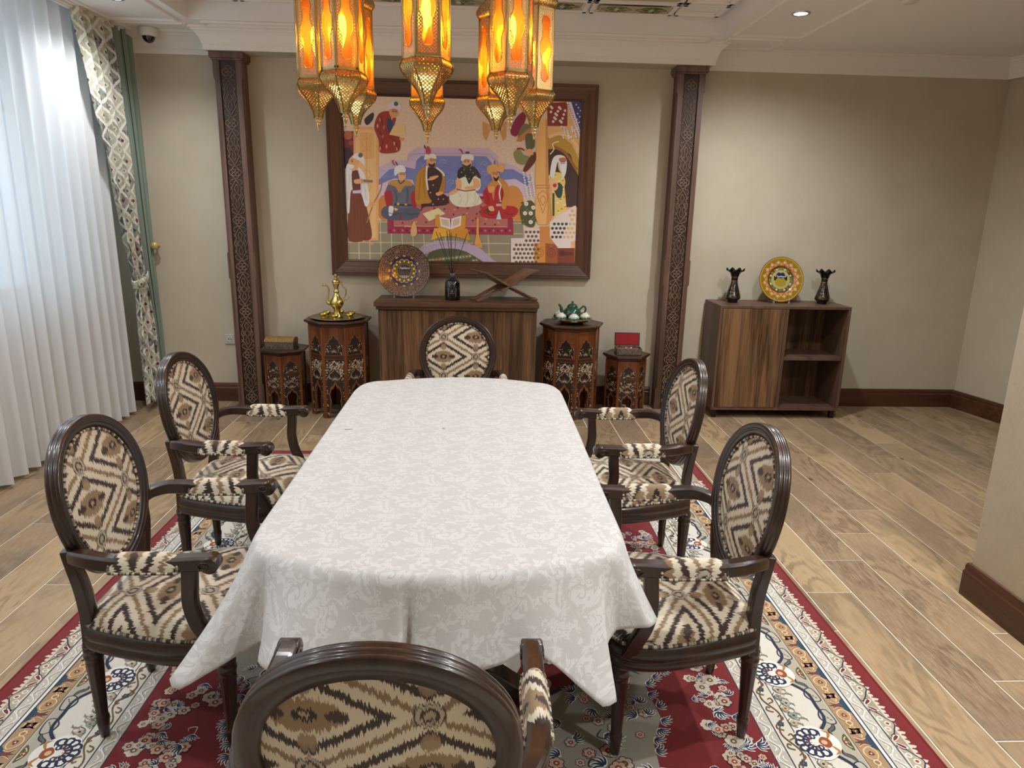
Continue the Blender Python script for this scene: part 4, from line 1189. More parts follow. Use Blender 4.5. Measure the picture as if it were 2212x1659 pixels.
def mk_piping():
    g = G('ikat_piping'); x, y = g.uv()
    n = g.noise(g.vec(x*4.0, y*70.0, 0.0), 1.0, 1)
    s = g.sin(y*2200.0)*0.5+0.5
    return g.done(g.bsdf(g.mix(g.step(0.46, 0.56, n), hx('#3a2a20'), hx('#bfb29c')), 0.55, 0, g.bump(s, 0.25, 0.001)))
MAT['piping'] = mk_piping()
def mk_damask():
    g = G('damask_cloth'); x, y = g.uv()
    fx = g.noise(g.vec(x, y, 1.3), 5.5, 1, 0.4, 0.4); fy = g.noise(g.vec(x, y, 7.7), 5.5, 1, 0.4, 0.4)
    # repeat of the weave: 0.24 x 0.20 m, every second row mirrored
    px = x/0.24; row = g.floor(y/0.20)
    odd = g.fract(row*0.5)*2.0
    u = (g.fract(px+odd*0.5)-0.5)*0.24; v = (g.fract(y/0.20)-0.5)*0.20
    wv = g.vec(u+fx*0.01, v+fy*0.01, 0.0)
    a = g.noise(wv, 17.0, 2, 0.5, 1.6)
    line = g.abs(g.fract(a*6.0)-0.5)*2.0
    leaf = g.step(0.49, 0.51, g.noise(g.vec(u, v, 4.0), 23.0, 2, 0.55, 1.3))
    rr = g.len2(u-0.03, v); an = g.math('ARCTAN2', v, u-0.03)
    sp = g.abs(g.fract(rr*38.0-an*0.159)-0.5)*2.0
    spm = (1.0-g.step(0.10, 0.2, sp))*(1.0-g.step(0.030, 0.036, rr))
    r2 = g.len2(u+0.055, v-0.04); a2 = g.math('ARCTAN2', v-0.04, u+0.055)
    s2 = g.abs(g.fract(r2*46.0+a2*0.159)-0.5)*2.0
    spm2 = (1.0-g.step(0.10, 0.2, s2))*(1.0-g.step(0.024, 0.028, r2))
    ln = g.max(1.0-g.step(0.10, 0.22, line), g.max(spm, spm2))
    pat = g.max(ln, leaf*0.75)
    c = g.mix(pat*0.75, hx('#d6d5d4'), hx('#bcb9b7'))
    th = g.noise(g.vec(x*1500.0, y*1500.0, 0.0), 1.0, 1)
    return g.done(g.bsdf(c, g.math('SUBTRACT', 0.52, pat*-0.12), 0, g.bump(pat*0.8+th*0.15, 0.10, 0.002), Sheen_Weight=0.3, Specular_IOR_Level=0.45))
MAT['damask'] = mk_damask()
MAT['table_wood'] = wood('table_wood', '#1d0f08', '#3c2315', 'y', 0.3, 80, 12, 0.1, coat=0.3)

# ================================================================== oval back armchair
def chair_proto():
    t = empty('oval_back_armchair')
    W_ = MAT['chair_wood']; F_ = MAT['ikat']; Pp = MAT['piping']
    # --- seat outline (plan), counter-clockwise from the back left
    half = [(0.0, -0.228), (0.10, -0.228), (0.160, -0.222), (0.190, -0.195), (0.225, -0.10), (0.258, 0.02), (0.272, 0.12), (0.262, 0.195), (0.225, 0.235), (0.14, 0.258), (0.0, 0.266)]
    full = [(x, y, 0) for x, y in half] + [(-x, y, 0) for x, y in half[-2:0:-1]]
    out = [(p.x, p.y) for p in catmull(full, 5, True)]
    def off(k, z, pts=out): return [(x*k, y*k, z) for x, y in pts]
    n = len(out)
    # rail with grooved moulding
    prof = [(0.90, 0.318), (0.985, 0.316), (1.0, 0.322), (1.0, 0.338), (0.985, 0.342), (0.985, 0.346), (0.998, 0.350), (0.998, 0.366), (0.985, 0.372), (0.98, 0.386), (0.93, 0.390), (0.90, 0.390)]
    m = MB(); vs = []
    for (k, z) in prof: vs += off(k, z)
    fs = [(i*n+j, i*n+(j+1) % n, ((i+1) % len(prof))*n+(j+1) % n, ((i+1) % len(prof))*n+j) for i in range(len(prof)) for j in range(n)]
    m.add(vs, [f[::-1] for f in fs][:], smooth=True)
    m.f = [f[::-1] for f in m.f]
    m.build('seat_rail', W_, t)
    # cushion
    m = MB(); rings = [(0.962, 0.382), (0.968, 0.392), (0.955, 0.404), (0.92, 0.418), (0.85, 0.432), (0.70, 0.446), (0.5, 0.455), (0.25, 0.459)]
    vs = []; uv = []
    for (k, z) in rings:
        for (x, y) in out: vs.append((x*k, y*k, z)); uv.append((x*k*1.02-0.095, y*k*1.02-0.01+(0.46-z)*(-0.3)))
    fs = [(i*n+j, i*n+(j+1) % n, (i+1)*n+(j+1) % n, (i+1)*n+j) for i in range(len(rings)-1) for j in range(n)]
    vs.append((0, 0, 0.460)); uv.append((-0.095, -0.01))
    fs += [((len(rings)-1)*n+j, (len(rings)-1)*n+(j+1) % n, len(vs)-1) for j in range(n)]
    m.add(vs, fs, 0, uv, True); m.build('seat_cushion', F_, t)
    m = MB(); m.sweep([(x*0.968, y*0.968, 0.394) for x, y in out], [(0.0055*cos(2*pi*k/7), 0.0055*sin(2*pi*k/7)) for k in range(7)], (0, 0, 1), True, uvlen=True)
    m.build('seat_piping', Pp, t)
    # --- legs, fluted
    def flute(a, z):
        return 1.0-0.10*max(0.0, cos(a*9)) if 0.075 < z < 0.262 else 1.0
    lp = [(0.0115, 0.0), (0.0135, 0.004), (0.0175, 0.045), (0.0195, 0.062), (0.0185, 0.070), (0.0165, 0.0745), (0.0165, 0.0755), (0.0195, 0.16), (0.0245, 0.255), (0.0250, 0.262), (0.0235, 0.268), (0.0275, 0.274), (0.0275, 0.284), (0.0235, 0.290), (0.0265, 0.296), (0.0270, 0.320)]
    for (x, y) in ((0.218, 0.205), (-0.218, 0.205), (0.155, -0.205), (-0.155, -0.205)):
        m = MB(); m.lathe(lp, 36, flute=flute); m.build('leg', W_, t, (x, y, 0))
    # --- back: tilted plane; local (a across, b up along the back)
    tilt = radians(9.6); B0 = Vector((0, -0.172, 0.490))
    ex, eb, en = Vector((1, 0, 0)), Vector((0, -sin(tilt), cos(tilt))), Vector((0, cos(tilt), sin(tilt)))
    HW, HH = 0.228, 0.242
    def bk(a, b, d=0.0):
        curv = -0.05*(a/HW)**2*-0.35            # slight hollow
        return B0+ex*a+eb*b+en*(d+curv)
    def egg(th, k=0.0):
        a = (HW-k)*cos(th)*(1+0.07*sin(th)); b = HH+(HH-k)*sin(th)
        return a, b
    N = 64
    def ringpath(k, d): return [bk(*egg(2*pi*i/N, k), d) for i in range(N)]
    # frame section in (offset inward k, depth d)
    sec = [(0.0035, -0.024), (0.0, -0.020), (0.0, -0.013), (0.0035, -0.0105), (0.0, -0.008), (0.0, 0.001), (0.0035, 0.0035), (0.0005, 0.006), (0.002, 0.013), (0.006, 0.017), (0.012, 0.017), (0.015, 0.0125), (0.018, 0.0155), (0.025, 0.0150), (0.027, 0.0105), (0.030, 0.0125), (0.036, 0.009), (0.040, 0.004), (0.044, 0.001), (0.044, -0.014), (0.040, -0.024)]
    m = MB(); vs = []
    for (k, d) in sec: vs += ringpath(k, d)
    K = len(sec)
    fs = [(i*N+j, i*N+(j+1) % N, ((i+1) % K)*N+(j+1) % N, ((i+1) % K)*N+j) for i in range(K) for j in range(N)]
    m.add(vs, fs, smooth=True); m.build('back_frame', W_, t)
    # pads front and rear
    def pad(name, kin, d0, dome, front):
        m = MB(); vs = []; uv = []; R_ = [1.0, 0.97, 0.92, 0.84, 0.7, 0.5, 0.25]
        for q in R_:
            for i in range(N):
                a, b = egg(2*pi*i/N, kin); a *= q; b = HH+(b-HH)*q
                hgt = dome*(1-q**2.6)
                vs.append(bk(a, b, d0+(hgt if front else -hgt))); uv.append((a-0.083, b-HH))
        vs.append(bk(0, HH, d0+(dome if front else -dome))); uv.append((-0.083, 0.0))
        L = len(R_)
        fs = [(i*N+j, i*N+(j+1) % N, (i+1)*N+(j+1) % N, (i+1)*N+j) for i in range(L-1) for j in range(N)]
        fs += [((L-1)*N+j, (L-1)*N+(j+1) % N, L*N) for j in range(N)]
        if not front: fs = [f[::-1] for f in fs]
        m.add(vs, fs, 0, uv, True); m.build(name, F_, t)
    pad('back_pad', 0.040, 0.002, 0.020, True)
    pad('rear_panel', 0.043, -0.012, 0.003, False)
    m = MB(); m.sweep(ringpath(0.045, 0.006), [(0.0048*cos(2*pi*k/7), 0.0048*sin(2*pi*k/7)) for k in range(7)], (0, 1, 0.2), True, uvlen=True)
    m.build('back_piping', Pp, t)
    # --- stiles from the seat to the oval
    for s in (-1, 1):
        path = catmull([(s*0.158, -0.204, 0.300), (s*0.161, -0.199, 0.39), (s*0.172, -0.194, 0.46), (s*0.188, -0.192, 0.53), (s*0.203, -0.197, 0.595), (s*0.211, -0.206, 0.65)], 5)
        kk = [1.0]*len(path)
        m = MB(); m.sweep(path, [(-0.020, -0.016), (-0.008, -0.020), (0.008, -0.020), (0.020, -0.016), (0.020, 0.016), (0.008, 0.019), (-0.008, 0.019), (-0.020, 0.016)], (0, 1, 0), False, scale=[1.05-0.35*(i/(len(path)-1))**3 for i in range(len(path))], smooth=False)
        m.build('back_stile', W_, t, bevel=0.003)
        # --- arm
        ap = catmull([(s*0.207, -0.192, 0.630), (s*0.228, -0.172, 0.641), (s*0.252, -0.130, 0.648), (s*0.264, -0.075, 0.645), (s*0.266, 0.0, 0.640), (s*0.266, 0.10, 0.642), (s*0.266, 0.165, 0.646), (s*0.266, 0.212, 0.646)], 5)
        na = len(ap)
        m = MB()
        m.sweep(ap, [(-0.020, -0.018), (-0.014, -0.022), (0.014, -0.022), (0.020, -0.018), (0.020, 0.010), (0.012, 0.016), (-0.012, 0.016), (-0.020, 0.010)], (0, 0, 1), scale=[0.85+0.25*min(1, i/12) for i in range(na)], smooth=False)
        m.build('armrest', W_, t, bevel=0.003)
        # scroll end
        m = MB(); m.lathe([(0.001, -0.024), (0.020, -0.024), (0.024, -0.021), (0.024, 0.021), (0.020, 0.024), (0.001, 0.024)], 20)
        m.xf(Matrix.Translation((s*0.266, 0.208, 0.640)) @ Matrix.Rotation(radians(90), 4, 'Y'))
        for e in (-1, 1):
            q = [(s*0.266+e*0.0245, 0.205+0.030*(u-0.5)*1.0, 0.640) for u in (0, 1)]
            m.tube([(s*0.266+e*0.0245, 0.196+0.024*cos(a)*(1-0.08*a), 0.640+0.012*sin(a)*(1-0.06*a)) for a in [i*0.45 for i in range(20)]], 0.0022, 5)
        m.build('arm_scroll', W_, t)
        # padded manchette
        m = MB(); y0, y1 = -0.055, 0.125; vs = []; uv = []
        NU, NV = 14, 10
        def mp(u, v):
            yv = y0+(y1-y0)*u; e = min(1.0, 6*u, 6*(1-u))**0.5
            a = pi*v; w = 0.0275*(0.92+0.08*e); h = 0.016+0.020*e
            return (s*0.266+w*cos(a), yv, 0.640-0.004+h*sin(a)-0.014*(1-sin(a)))
        m.grid(mp, NU, NV, 0, lambda u, v: (0.07*v+0.02+0.1*s, (y1-y0)*u+0.05))
        m.f = m.f if s else m.f
        m.build('arm_pad', F_, t)
        rim = [mp(i/NU, 0) for i in range(NU+1)]+[mp(1, j/NV) for j in range(1, NV)]+[mp(1-i/NU, 1) for i in range(NU+1)]+[mp(0, 1-j/NV) for j in range(1, NV)]
        m = MB(); m.sweep(rim, [(0.0042*cos(2*pi*k/6), 0.0042*sin(2*pi*k/6)) for k in range(6)], (0.02, 0.03, 1), True, uvlen=True); m.build('arm_piping', Pp, t)
        # arm post curving down and forward to the seat rail
        pp = catmull([(s*0.266, 0.150, 0.632), (s*0.266, 0.146, 0.58), (s*0.264, 0.142, 0.52), (s*0.260, 0.152, 0.46), (s*0.254, 0.175, 0.405), (s*0.246, 0.195, 0.355)], 5)
        m = MB(); m.sweep(pp, [(-0.017, -0.018), (-0.006, -0.021), (0.006, -0.021), (0.017, -0.018), (0.017, 0.018), (0.006, 0.021), (-0.006, 0.021), (-0.017, 0.018)], (0, 1, 0), smooth=False)
        m.build('arm_post', W_, t, bevel=0.003)
    return t
chair0 = chair_proto()
GR = 'oval back armchairs around the dining table'
seats = [
    (-0.932, 2.015, -90, 'oval-back ikat armchair on the curtain side, farther from the wall painting'),
    (-1.045, 2.945, -92, 'oval-back ikat armchair on the curtain side, nearer to the wall painting'),
    (0.622, 1.975, 90, 'oval-back ikat armchair on the open-shelf cabinet side, farther from the painting'),
    (0.69, 2.935, 91, 'oval-back ikat armchair on the open-shelf cabinet side, nearer to the painting'),
    (-0.135, 3.860, 180, 'oval-back ikat armchair at the table end in front of the walnut cabinet'),
    (-0.150, 1.150, -1, 'oval-back ikat armchair at the table end away from the painting, rear panel showing'),
]
RUGZ = 0.0118
for i, (x, y, a, lab) in enumerate(seats):
    o = chair0 if i == 0 else copy_tree(chair0)
    o.location = (x, y, RUGZ); o.rotation_euler = (0, 0, radians(a)); tag(o, lab, 'chair', GR)

# ================================================================== dining table and cloth
TX, TY, TZ = -0.103, 2.49, 0.752
HWT, HLT = 0.485, 0.995
def table_out(n_side=14, n_end=26):
    """plan outline, counter-clockwise, bowed ends and rounded corners"""
    def quarter():
        q = []
        for i in range(41):
            t = pi/2*i/40
            c, s = cos(t), sin(t)
            x = HWT*abs(c)**0.36; y = HLT*(abs(s)**0.5)
            q.append((x, y))
        return q
    q = quarter()
    # superellipse-like bow: recompute from explicit end curve
    pts = []
    bow, rc = 0.115, 0.16
    yc = HLT-bow
    # right side going up, then corner, then end
    pts += [(HWT, y) for y in [-(yc-rc)+(2*(yc-rc))*i/n_side for i in range(n_side+1)]]
    a0 = (HWT-0.0, yc-rc)
    # corner: blend from side to end curve
    def endy(x): return HLT-bow*(x/ (HWT-0.06))**2
    xs = HWT-0.11
    c0, c1 = Vector((HWT, yc-rc, 0)), Vector((xs, endy(xs), 0))
    ctrl = Vector((HWT-0.006, endy(xs)-0.012, 0))
    for i in range(1, 12):
        t = i/12; p = c0*(1-t)**2+ctrl*2*t*(1-t)+c1*t*t; pts.append((p.x, p.y))
    half = pts[n_side//2:]            # from mid right side up to the corner
    top = [(xs-2*xs*i/n_end, endy(xs-2*xs*i/n_end)) for i in range(n_end+1)]
    up = half+top+[(-x, y) for x, y in half[::-1]]      # upper half, ccw
    lo = [(-x, -y) for x, y in up[1:-1]]
    return up+lo
TOUT = table_out()
tb = empty('dining_table', (TX, TY, RUGZ)); tag(tb, 'dark wooden dining table hidden under the white damask cloth', 'table')
MB().prism([(x*0.985, y*0.99) for x, y in TOUT], TZ-0.04-RUGZ, TZ-0.004-RUGZ).build('table_top', MAT['table_wood'], tb, bevel=0.006)
MB().prism([(x*0.80, y*0.86) for x, y in TOUT], TZ-0.125-RUGZ, TZ-0.041-RUGZ).build('apron', MAT['table_wood'], tb)
for s in (-1, 1):
    pd = MB(); pd.lathe([(0.11, 0.10), (0.10, 0.13), (0.06, 0.17), (0.075, 0.26), (0.085, 0.34), (0.06, 0.45), (0.05, 0.54), (0.09, 0.60), (0.11, 0.625)], 28)
    pd.build('pedestal', MAT['table_wood'], tb, (0, s*0.50, 0))
    ft = MB()
    for e in (-1, 1):
        ft.sweep(catmull([(0, 0, 0.135), (e*0.12, 0, 0.12), (e*0.22, 0, 0.055), (e*0.27, 0, 0.026)], 5), [(-0.04, -0.026), (0.04, -0.026), (0.04, 0.03), (-0.04, 0.03)], (0, 0, 1), smooth=False)
    ft.build('foot', MAT['table_wood'], tb, (0, s*0.50, 0), bevel=0.006)

def cloth():
    # stations: top point on the table outline, hem point (world); clockwise seen from above handled by outline order
    n = len(TOUT); O = [Vector((x+TX, y+TY, 0)) for x, y in TOUT]
    cum = [0.0]
    for i in range(n): cum.append(cum[-1]+(O[(i+1) % n]-O[i]).length)
    per = cum[-1]
    def at(s):
        s %= per
        lo = 0
        for i in range(n):
            if cum[i+1] >= s: lo = i; break
        f = (s-cum[lo])/max(cum[lo+1]-cum[lo], 1e-9)
        p = O[lo].lerp(O[(lo+1) % n], f)
        a, b = O[(lo-1) % n], O[(lo+2) % n]
        t = (b-a).normalized(); return p, Vector((t.y, -t.x, 0))
    def s_of(x, y):
        best = min(range(n), key=lambda i: (O[i].x-x)**2+(O[i].y-y)**2); return cum[best]
    # keyed hems: (top x, top y) -> hem (x, y, z)
    key = [
        ((-0.588, 2.5), (-0.630, 2.50, 0.555)), ((-0.588, 2.1), (-0.640, 2.10, 0.552)), ((-0.588, 1.85), (-0.642, 1.84, 0.545)),
        ((-0.582, 1.74), (-0.672, 1.68, 0.515)), ((-0.566, 1.66), (-0.735, 1.500, 0.482)), ((-0.550, 1.632), (-0.695, 1.462, 0.478)),
        ((-0.528, 1.606), (-0.532, 1.572, 0.535)), ((-0.500, 1.585), (-0.512, 1.470, 0.556)), ((-0.470, 1.570), (-0.478, 1.420, 0.566)),
        ((-0.40, 1.54), (-0.425, 1.415, 0.572)), ((-0.30, 1.515), (-0.300, 1.428, 0.575)), ((-0.215, 1.500), (-0.222, 1.440, 0.568)), ((-0.182, 1.497), (-0.178, 1.436, 0.566)), ((-0.162, 1.497), (-0.164, 1.482, 0.568)), ((-0.145, 1.496), (-0.150, 1.440, 0.566)), ((-0.11, 1.496), (-0.105, 1.436, 0.562)),
        ((-0.03, 1.497), (-0.030, 1.420, 0.548)), ((0.06, 1.505), (0.058, 1.436, 0.562)), ((0.115, 1.515), (0.118, 1.448, 0.594)), ((0.165, 1.525), (0.180, 1.430, 0.560)),
        ((0.225, 1.545), (0.238, 1.412, 0.512)), ((0.272, 1.562), (0.292, 1.402, 0.470)), ((0.300, 1.578), (0.330, 1.432, 0.466)), ((0.318, 1.592), (0.316, 1.555, 0.515)), ((0.338, 1.61), (0.352, 1.602, 0.540)),
        ((0.358, 1.645), (0.435, 1.592, 0.552)), ((0.370, 1.69), (0.462, 1.640, 0.545)), ((0.378, 1.76), (0.412, 1.745, 0.548)), ((0.382, 1.9), (0.400, 1.90, 0.556)), ((0.382, 2.2), (0.400, 2.20, 0.555)), ((0.382, 2.5), (0.424, 2.5, 0.555)),
        ((0.382, 2.9), (0.428, 2.9, 0.552)), ((0.380, 3.15), (0.440, 3.18, 0.535)), ((0.335, 3.37), (0.470, 3.50, 0.49)), ((0.23, 3.43), (0.25, 3.50, 0.55)), ((0.06, 3.475), (0.06, 3.53, 0.56)), ((-0.10, 3.485), (-0.10, 3.52, 0.56)), ((-0.28, 3.47), (-0.28, 3.53, 0.56)), ((-0.45, 3.42), (-0.47, 3.50, 0.55)),
        ((-0.545, 3.36), (-0.68, 3.48, 0.49)), ((-0.586, 3.18), (-0.645, 3.2, 0.54)), ((-0.588, 2.85), (-0.632, 2.85, 0.552)),
    ]
    ks = sorted([(s_of(*a), Vector(b)) for a, b in key], key=lambda q: q[0])
    S_ = [k[0] for k in ks]; H_ = [k[1] for k in ks]
    def hem(s):
        s %= per; m = len(S_)
        i = max([q for q in range(m) if S_[q] <= s], default=m-1)
        i2 = (i+1) % m
        s0, s1 = S_[i], S_[i2]
        if i == m-1:
            s1 += per
            if s < s0: s += per
        f = (s-s0)/max(s1-s0, 1e-9)
        a, b, c, d = H_[(i-1) % m], H_[i], H_[i2], H_[(i+2) % m]
        # monotone-ish cubic
        h = Vector((0, 0, 0))
        f2 = f*f*(3-2*f)
        lin_ = b.lerp(c, f2*0.55+f*0.45)
        cat = 0.5*((2*b)+(c-a)*f+(2*a-5*b+4*c-d)*f*f+(3*b-a-3*c+d)*f*f*f)
        return lin_.lerp(cat, 0.35)
    NS, NV = 640, 22
    m = MB(); vs = []; uv = []
    ztop = TZ+0.004
    # top: concentric rings
    rings = [0.0, 0.2, 0.4, 0.6, 0.75, 0.86, 0.93, 0.97, 1.0]
    tops = [at(per*i/NS) for i in range(NS)]
    hems = [hem(per*i/NS) for i in range(NS)]
    C0 = Vector((TX, TY, 0))
    base = len(vs)
    vs.append((TX, TY, ztop)); uv.append((TX, TY))
    rn = random.Random(3)
    for q in rings[1:]:
        for (p, nn) in tops:
            w = C0+(p-C0)*q*0.992
            w = Vector((C0.x+(p.x-C0.x)*q*0.992, C0.y+(p.y-C0.y)*(q**0.9)*0.996, 0))
            vs.append((w.x, w.y, ztop+0.0012*sin(w.x*9+w.y*4)*sin(w.y*6)-0.0012)); uv.append((w.x, w.y))
    def ridx(r, i): return 1+(r-1)*NS+(i % NS)
    fs = [(0, ridx(1, i), ridx(1, i+1)) for i in range(NS)]
    nr = len(rings)-1
    for r in range(1, nr): fs += [(ridx(r, i), ridx(r+1, i), ridx(r+1, i+1), ridx(r, i+1)) for i in range(NS)]
    b2 = len(vs)
    for v in range(1, NV+1):
        f = v/NV
        for i in range(NS):
            p, nn = tops[i]; h = hems[i]
            e = Vector((p.x, p.y, ztop))
            # rounded shoulder then straight fall
            k = f**1.25
            out_ = Vector((h.x-p.x, h.y-p.y, 0))
            sh = 0.010*min(1.0, f*9)
            pos = Vector((p.x, p.y, 0))+nn*sh+out_*(k*0.86+f*0.14)
            z = ztop+(h.z-ztop)*(f if f > 0.08 else f*0.75+0.25*f*f/0.08)
            amp = 0.0045*sin(i*0.115+2.0*f)*f+0.003*sin(i*0.31+1.3)*f*f
            pos += nn*amp
            vs.append((pos.x, pos.y, z))
            d = f*(ztop-h.z)*1.06
            uv.append((p.x+nn.x*d, p.y+nn.y*d))
    def hidx(v, i): return b2+(v-1)*NS+(i % NS)
    fs += [(ridx(nr, i), hidx(1, i), hidx(1, i+1), ridx(nr, i+1)) for i in range(NS)]
    for v in range(1, NV): fs += [(hidx(v, i), hidx(v+1, i), hidx(v+1, i+1), hidx(v, i+1)) for i in range(NS)]
    m.add(vs, fs, 0, uv, True)
    o = m.build('tablecloth', MAT['damask'])
    md = o.modifiers.new('thickness', 'SOLIDIFY'); md.thickness = 0.0015; md.offset = 1
    tag(o, 'white damask tablecloth with woven leaf scrolls draped over the dining table', 'tablecloth')
cloth()
for (x, y, a, L, c, nm, lb) in ((-0.508, 2.60, 8, 0.030, '#a8323c', 'red_thread', 'short red thread lying on the tablecloth'), (-0.142, 2.62, -6, 0.012, '#3a3f9c', 'blue_thread', 'tiny blue thread lying on the tablecloth')):
    m = MB(); m.tube([(-L/2, 0, 0.001), (0, 0.001, 0.001), (L/2, 0, 0.001)], 0.0009, 6)
    o = m.build(nm, plain(nm, c, 0.8), None, (x, y, TZ+0.0055)); o.rotation_euler = (0, 0, radians(a)); tag(o, lb, 'thread')

# ================================================================== curtains
def mk_sheer():
    g = G('sheer_voile'); x, y = g.uv()
    th = g.noise(g.vec(x*900.0, y*30.0, 0.0), 1.0, 2)
    dif = g.shader('ShaderNodeBsdfDiffuse', Color=hx('#f1f0f0')+(1,))
    tr = g.shader('ShaderNodeBsdfTranslucent', Color=hx('#e9eef0')+(1,))
    tp = g.shader('ShaderNodeBsdfTransparent', Color=(1, 1, 1, 1))
    return g.done(g.mixs(0.04+th*0.04, g.mixs(0.28, dif, tr), tp))
MAT['sheer'] = mk_sheer()
def mk_drape():
    g = G('patterned_drape'); x, y = g.uv()
    jx = (g.noise(g.vec(x*30.0, y*120.0, 0.0), 1.0, 2)-0.5)*0.008
    xx, yy = x+jx, y+(g.noise(g.vec(x*160.0, y*20.0, 2.0), 1.0, 2)-0.5)*0.024
    PX_, PY_ = 0.122, 0.140
    a = xx/PX_+yy/PY_; b = xx/PX_-yy/PY_
    ia, ib = g.floor(a), g.floor(b)
    fa, fb = g.abs(g.fract(a)-0.5), g.abs(g.fract(b)-0.5)
    D = g.max(fa, fb)*2.0
    h = g.white(g.vec(ia, ib, 1.0)); h2 = g.white(g.vec(ia, ib, 5.0))
    c = g.mix(h, hx('#8f8f72'), hx('#b9b79f'))
    c = g.mix(h2 > 0.66, c, hx('#59605c'))
    c = g.mix(g.step(0.42, 0.52, g.noise(g.vec(x*60.0, y*16.0, 0.0), 1.0, 2))*0.4, c, hx('#cfcbbd'))
    c = g.mix((1.0-g.step(0.34, 0.40, D))*(h2 < 0.6), c, hx('#d8d4ca'))
    inner = 1.0-g.step(0.18, 0.24, D)
    c = g.mix(inner, c, hx('#4a4a46'))
    c = g.mix(inner*(h > 0.52), c, hx('#6d2431'))
    c = g.mix(g.step(0.80, 0.86, D), c, hx('#dedacf'))
    th = g.noise(g.vec(x*1200.0, y*900.0, 0.0), 1.0, 1)
    return g.done(g.bsdf(c, 0.75, 0, g.bump(th, 0.1, 0.001), Sheen_Weight=0.2))
MAT['drape'] = mk_drape()
MAT['green'] = plain('green_velour', '#7f8f80', 0.85, bump=0.1, bscale=300, Sheen_Weight=0.3)
MAT['green_dark'] = plain('green_piping', '#3f4a42', 0.85)
# sheer
m = MB()
Y0s, Y1s = 0.4, 5.34
rs = random.Random(5); ph = [rs.uniform(-0.5, 0.5) for _ in range(60)]
def sheer_pt(u, v):
    y = Y0s+(Y1s-Y0s)*u; z = 0.028+(2.985-0.028)*v
    k = (y-Y0s)/0.135; i = int(k); f = k-i
    a = k*2*pi+0.9*sin(k*0.9)+0.5*sin(k*0.37)
    amp = 0.034*(1-0.35*v)
    x = -2.672+amp*sin(a)+0.010*sin(a*2+1.0)*(1-v)+0.012*sin(k*0.6)*(1-v)
    return (x, y+0.014*cos(a)*(1-0.4*v), z+0.006*sin(a*0.5)*(1-v))
m.grid(sheer_pt, 560, 26, 0, lambda u, v: (u*(Y1s-Y0s), v*2.9))
sheer = m.build('sheer_curtain', MAT['sheer']); tag(sheer, 'long white sheer curtain hanging in soft folds before the window', 'curtain')
# patterned drape, tied back
dr = empty('patterned_drape', (-2.6, 5.3, 0.06)); tag(dr, 'patterned ikat drape in grey, olive and red tied back at the corner', 'curtain')
def lerp_keys(keys, z):
    for i in range(len(keys)-1):
        if keys[i][0] <= z <= keys[i+1][0]:
            f = (z-keys[i][0])/(keys[i+1][0]-keys[i][0]); f = f*f*(3-2*f)*0.6+f*0.4
            return [a+(b-a)*f for a, b in zip(keys[i][1:], keys[i+1][1:])]
    return list(keys[0][1:] if z < keys[0][0] else keys[-1][1:])
DK = [(0.06, 5.335, 5.60, 0.026), (0.60, 5.345, 5.585, 0.026), (0.93, 5.375, 5.545, 0.022), (1.02, 5.385, 5.525, 0.015), (1.10, 5.35, 5.515, 0.022), (1.35, 5.285, 5.50, 0.03), (1.75, 5.205, 5.475, 0.032), (2.3, 5.06, 5.42, 0.03), (2.985, 4.885, 5.34, 0.028)]
def drape_pt(u, v):
    z = 0.06+(2.985-0.06)*v
    a, b, amp = lerp_keys(DK, z)
    y = a+(b-a)*u
    w = 3.4
    x = -2.592+amp*sin(u*2*pi*w+0.6*sin(v*5))+0.18*amp*sin(u*2*pi*8+v*3)
    if u < 0.04: x += 0.0
    return (x, y+0.006*sin(v*9+u*7), z)
m = MB(); m.grid(drape_pt, 130, 90, 0, lambda u, v: (u*0.62, v*2.93)); m.build('cloth', MAT['drape'], dr, (2.6, -5.3, -0.06), solid=0.002)
m = MB()
tie = [(-2.592+0.045*cos(a), 5.455+0.092*sin(a), 1.02+0.035*sin(a)) for a in [2*pi*i/28 for i in range(28)]]
m.sweep(tie, [(-0.004, -0.030), (0.004, -0.030), (0.006, 0.0), (0.004, 0.030), (-0.004, 0.030)], (0, 0, 1), True)
m.uvs = {i: (v[1]*1.2, v[2]*1.2) for i, v in enumerate(m.v)}
m.build('tieback', MAT['drape'], dr, (2.6, -5.3, -0.06))
# green drape in the corner
gd = empty('green_drape', (-2.62, 5.55, 0.06)); tag(gd, 'plain sage green drape hanging in the corner behind the patterned drape', 'curtain')
GK = [(0.06, 5.612, 5.680, 0.014), (0.6, 5.598, 5.680, 0.014), (0.93, 5.560, 5.672, 0.014), (1.10, 5.535, 5.668, 0.015), (1.75, 5.490, 5.664, 0.018), (2.985, 5.355, 5.660, 0.022)]
def green_pt(u, v):
    z = 0.06+(2.985-0.06)*v
    a, b, amp = lerp_keys(GK, z)
    return (-2.590+0.022*(u-0.5)+amp*sin(u*2*pi*3.0+1.0), a+(b-a)*u, z)
m = MB(); m.grid(green_pt, 90, 60, 0); m.build('cloth', MAT['green'], gd, (2.62, -5.55, -0.06), solid=0.002)
m = MB(); m.tube([green_pt(0.62, i/40) for i in range(41)], 0.004, 6, up=(1, 0, 0)); m.build('piping', MAT['green_dark'], gd, (2.62, -5.55, -0.06))
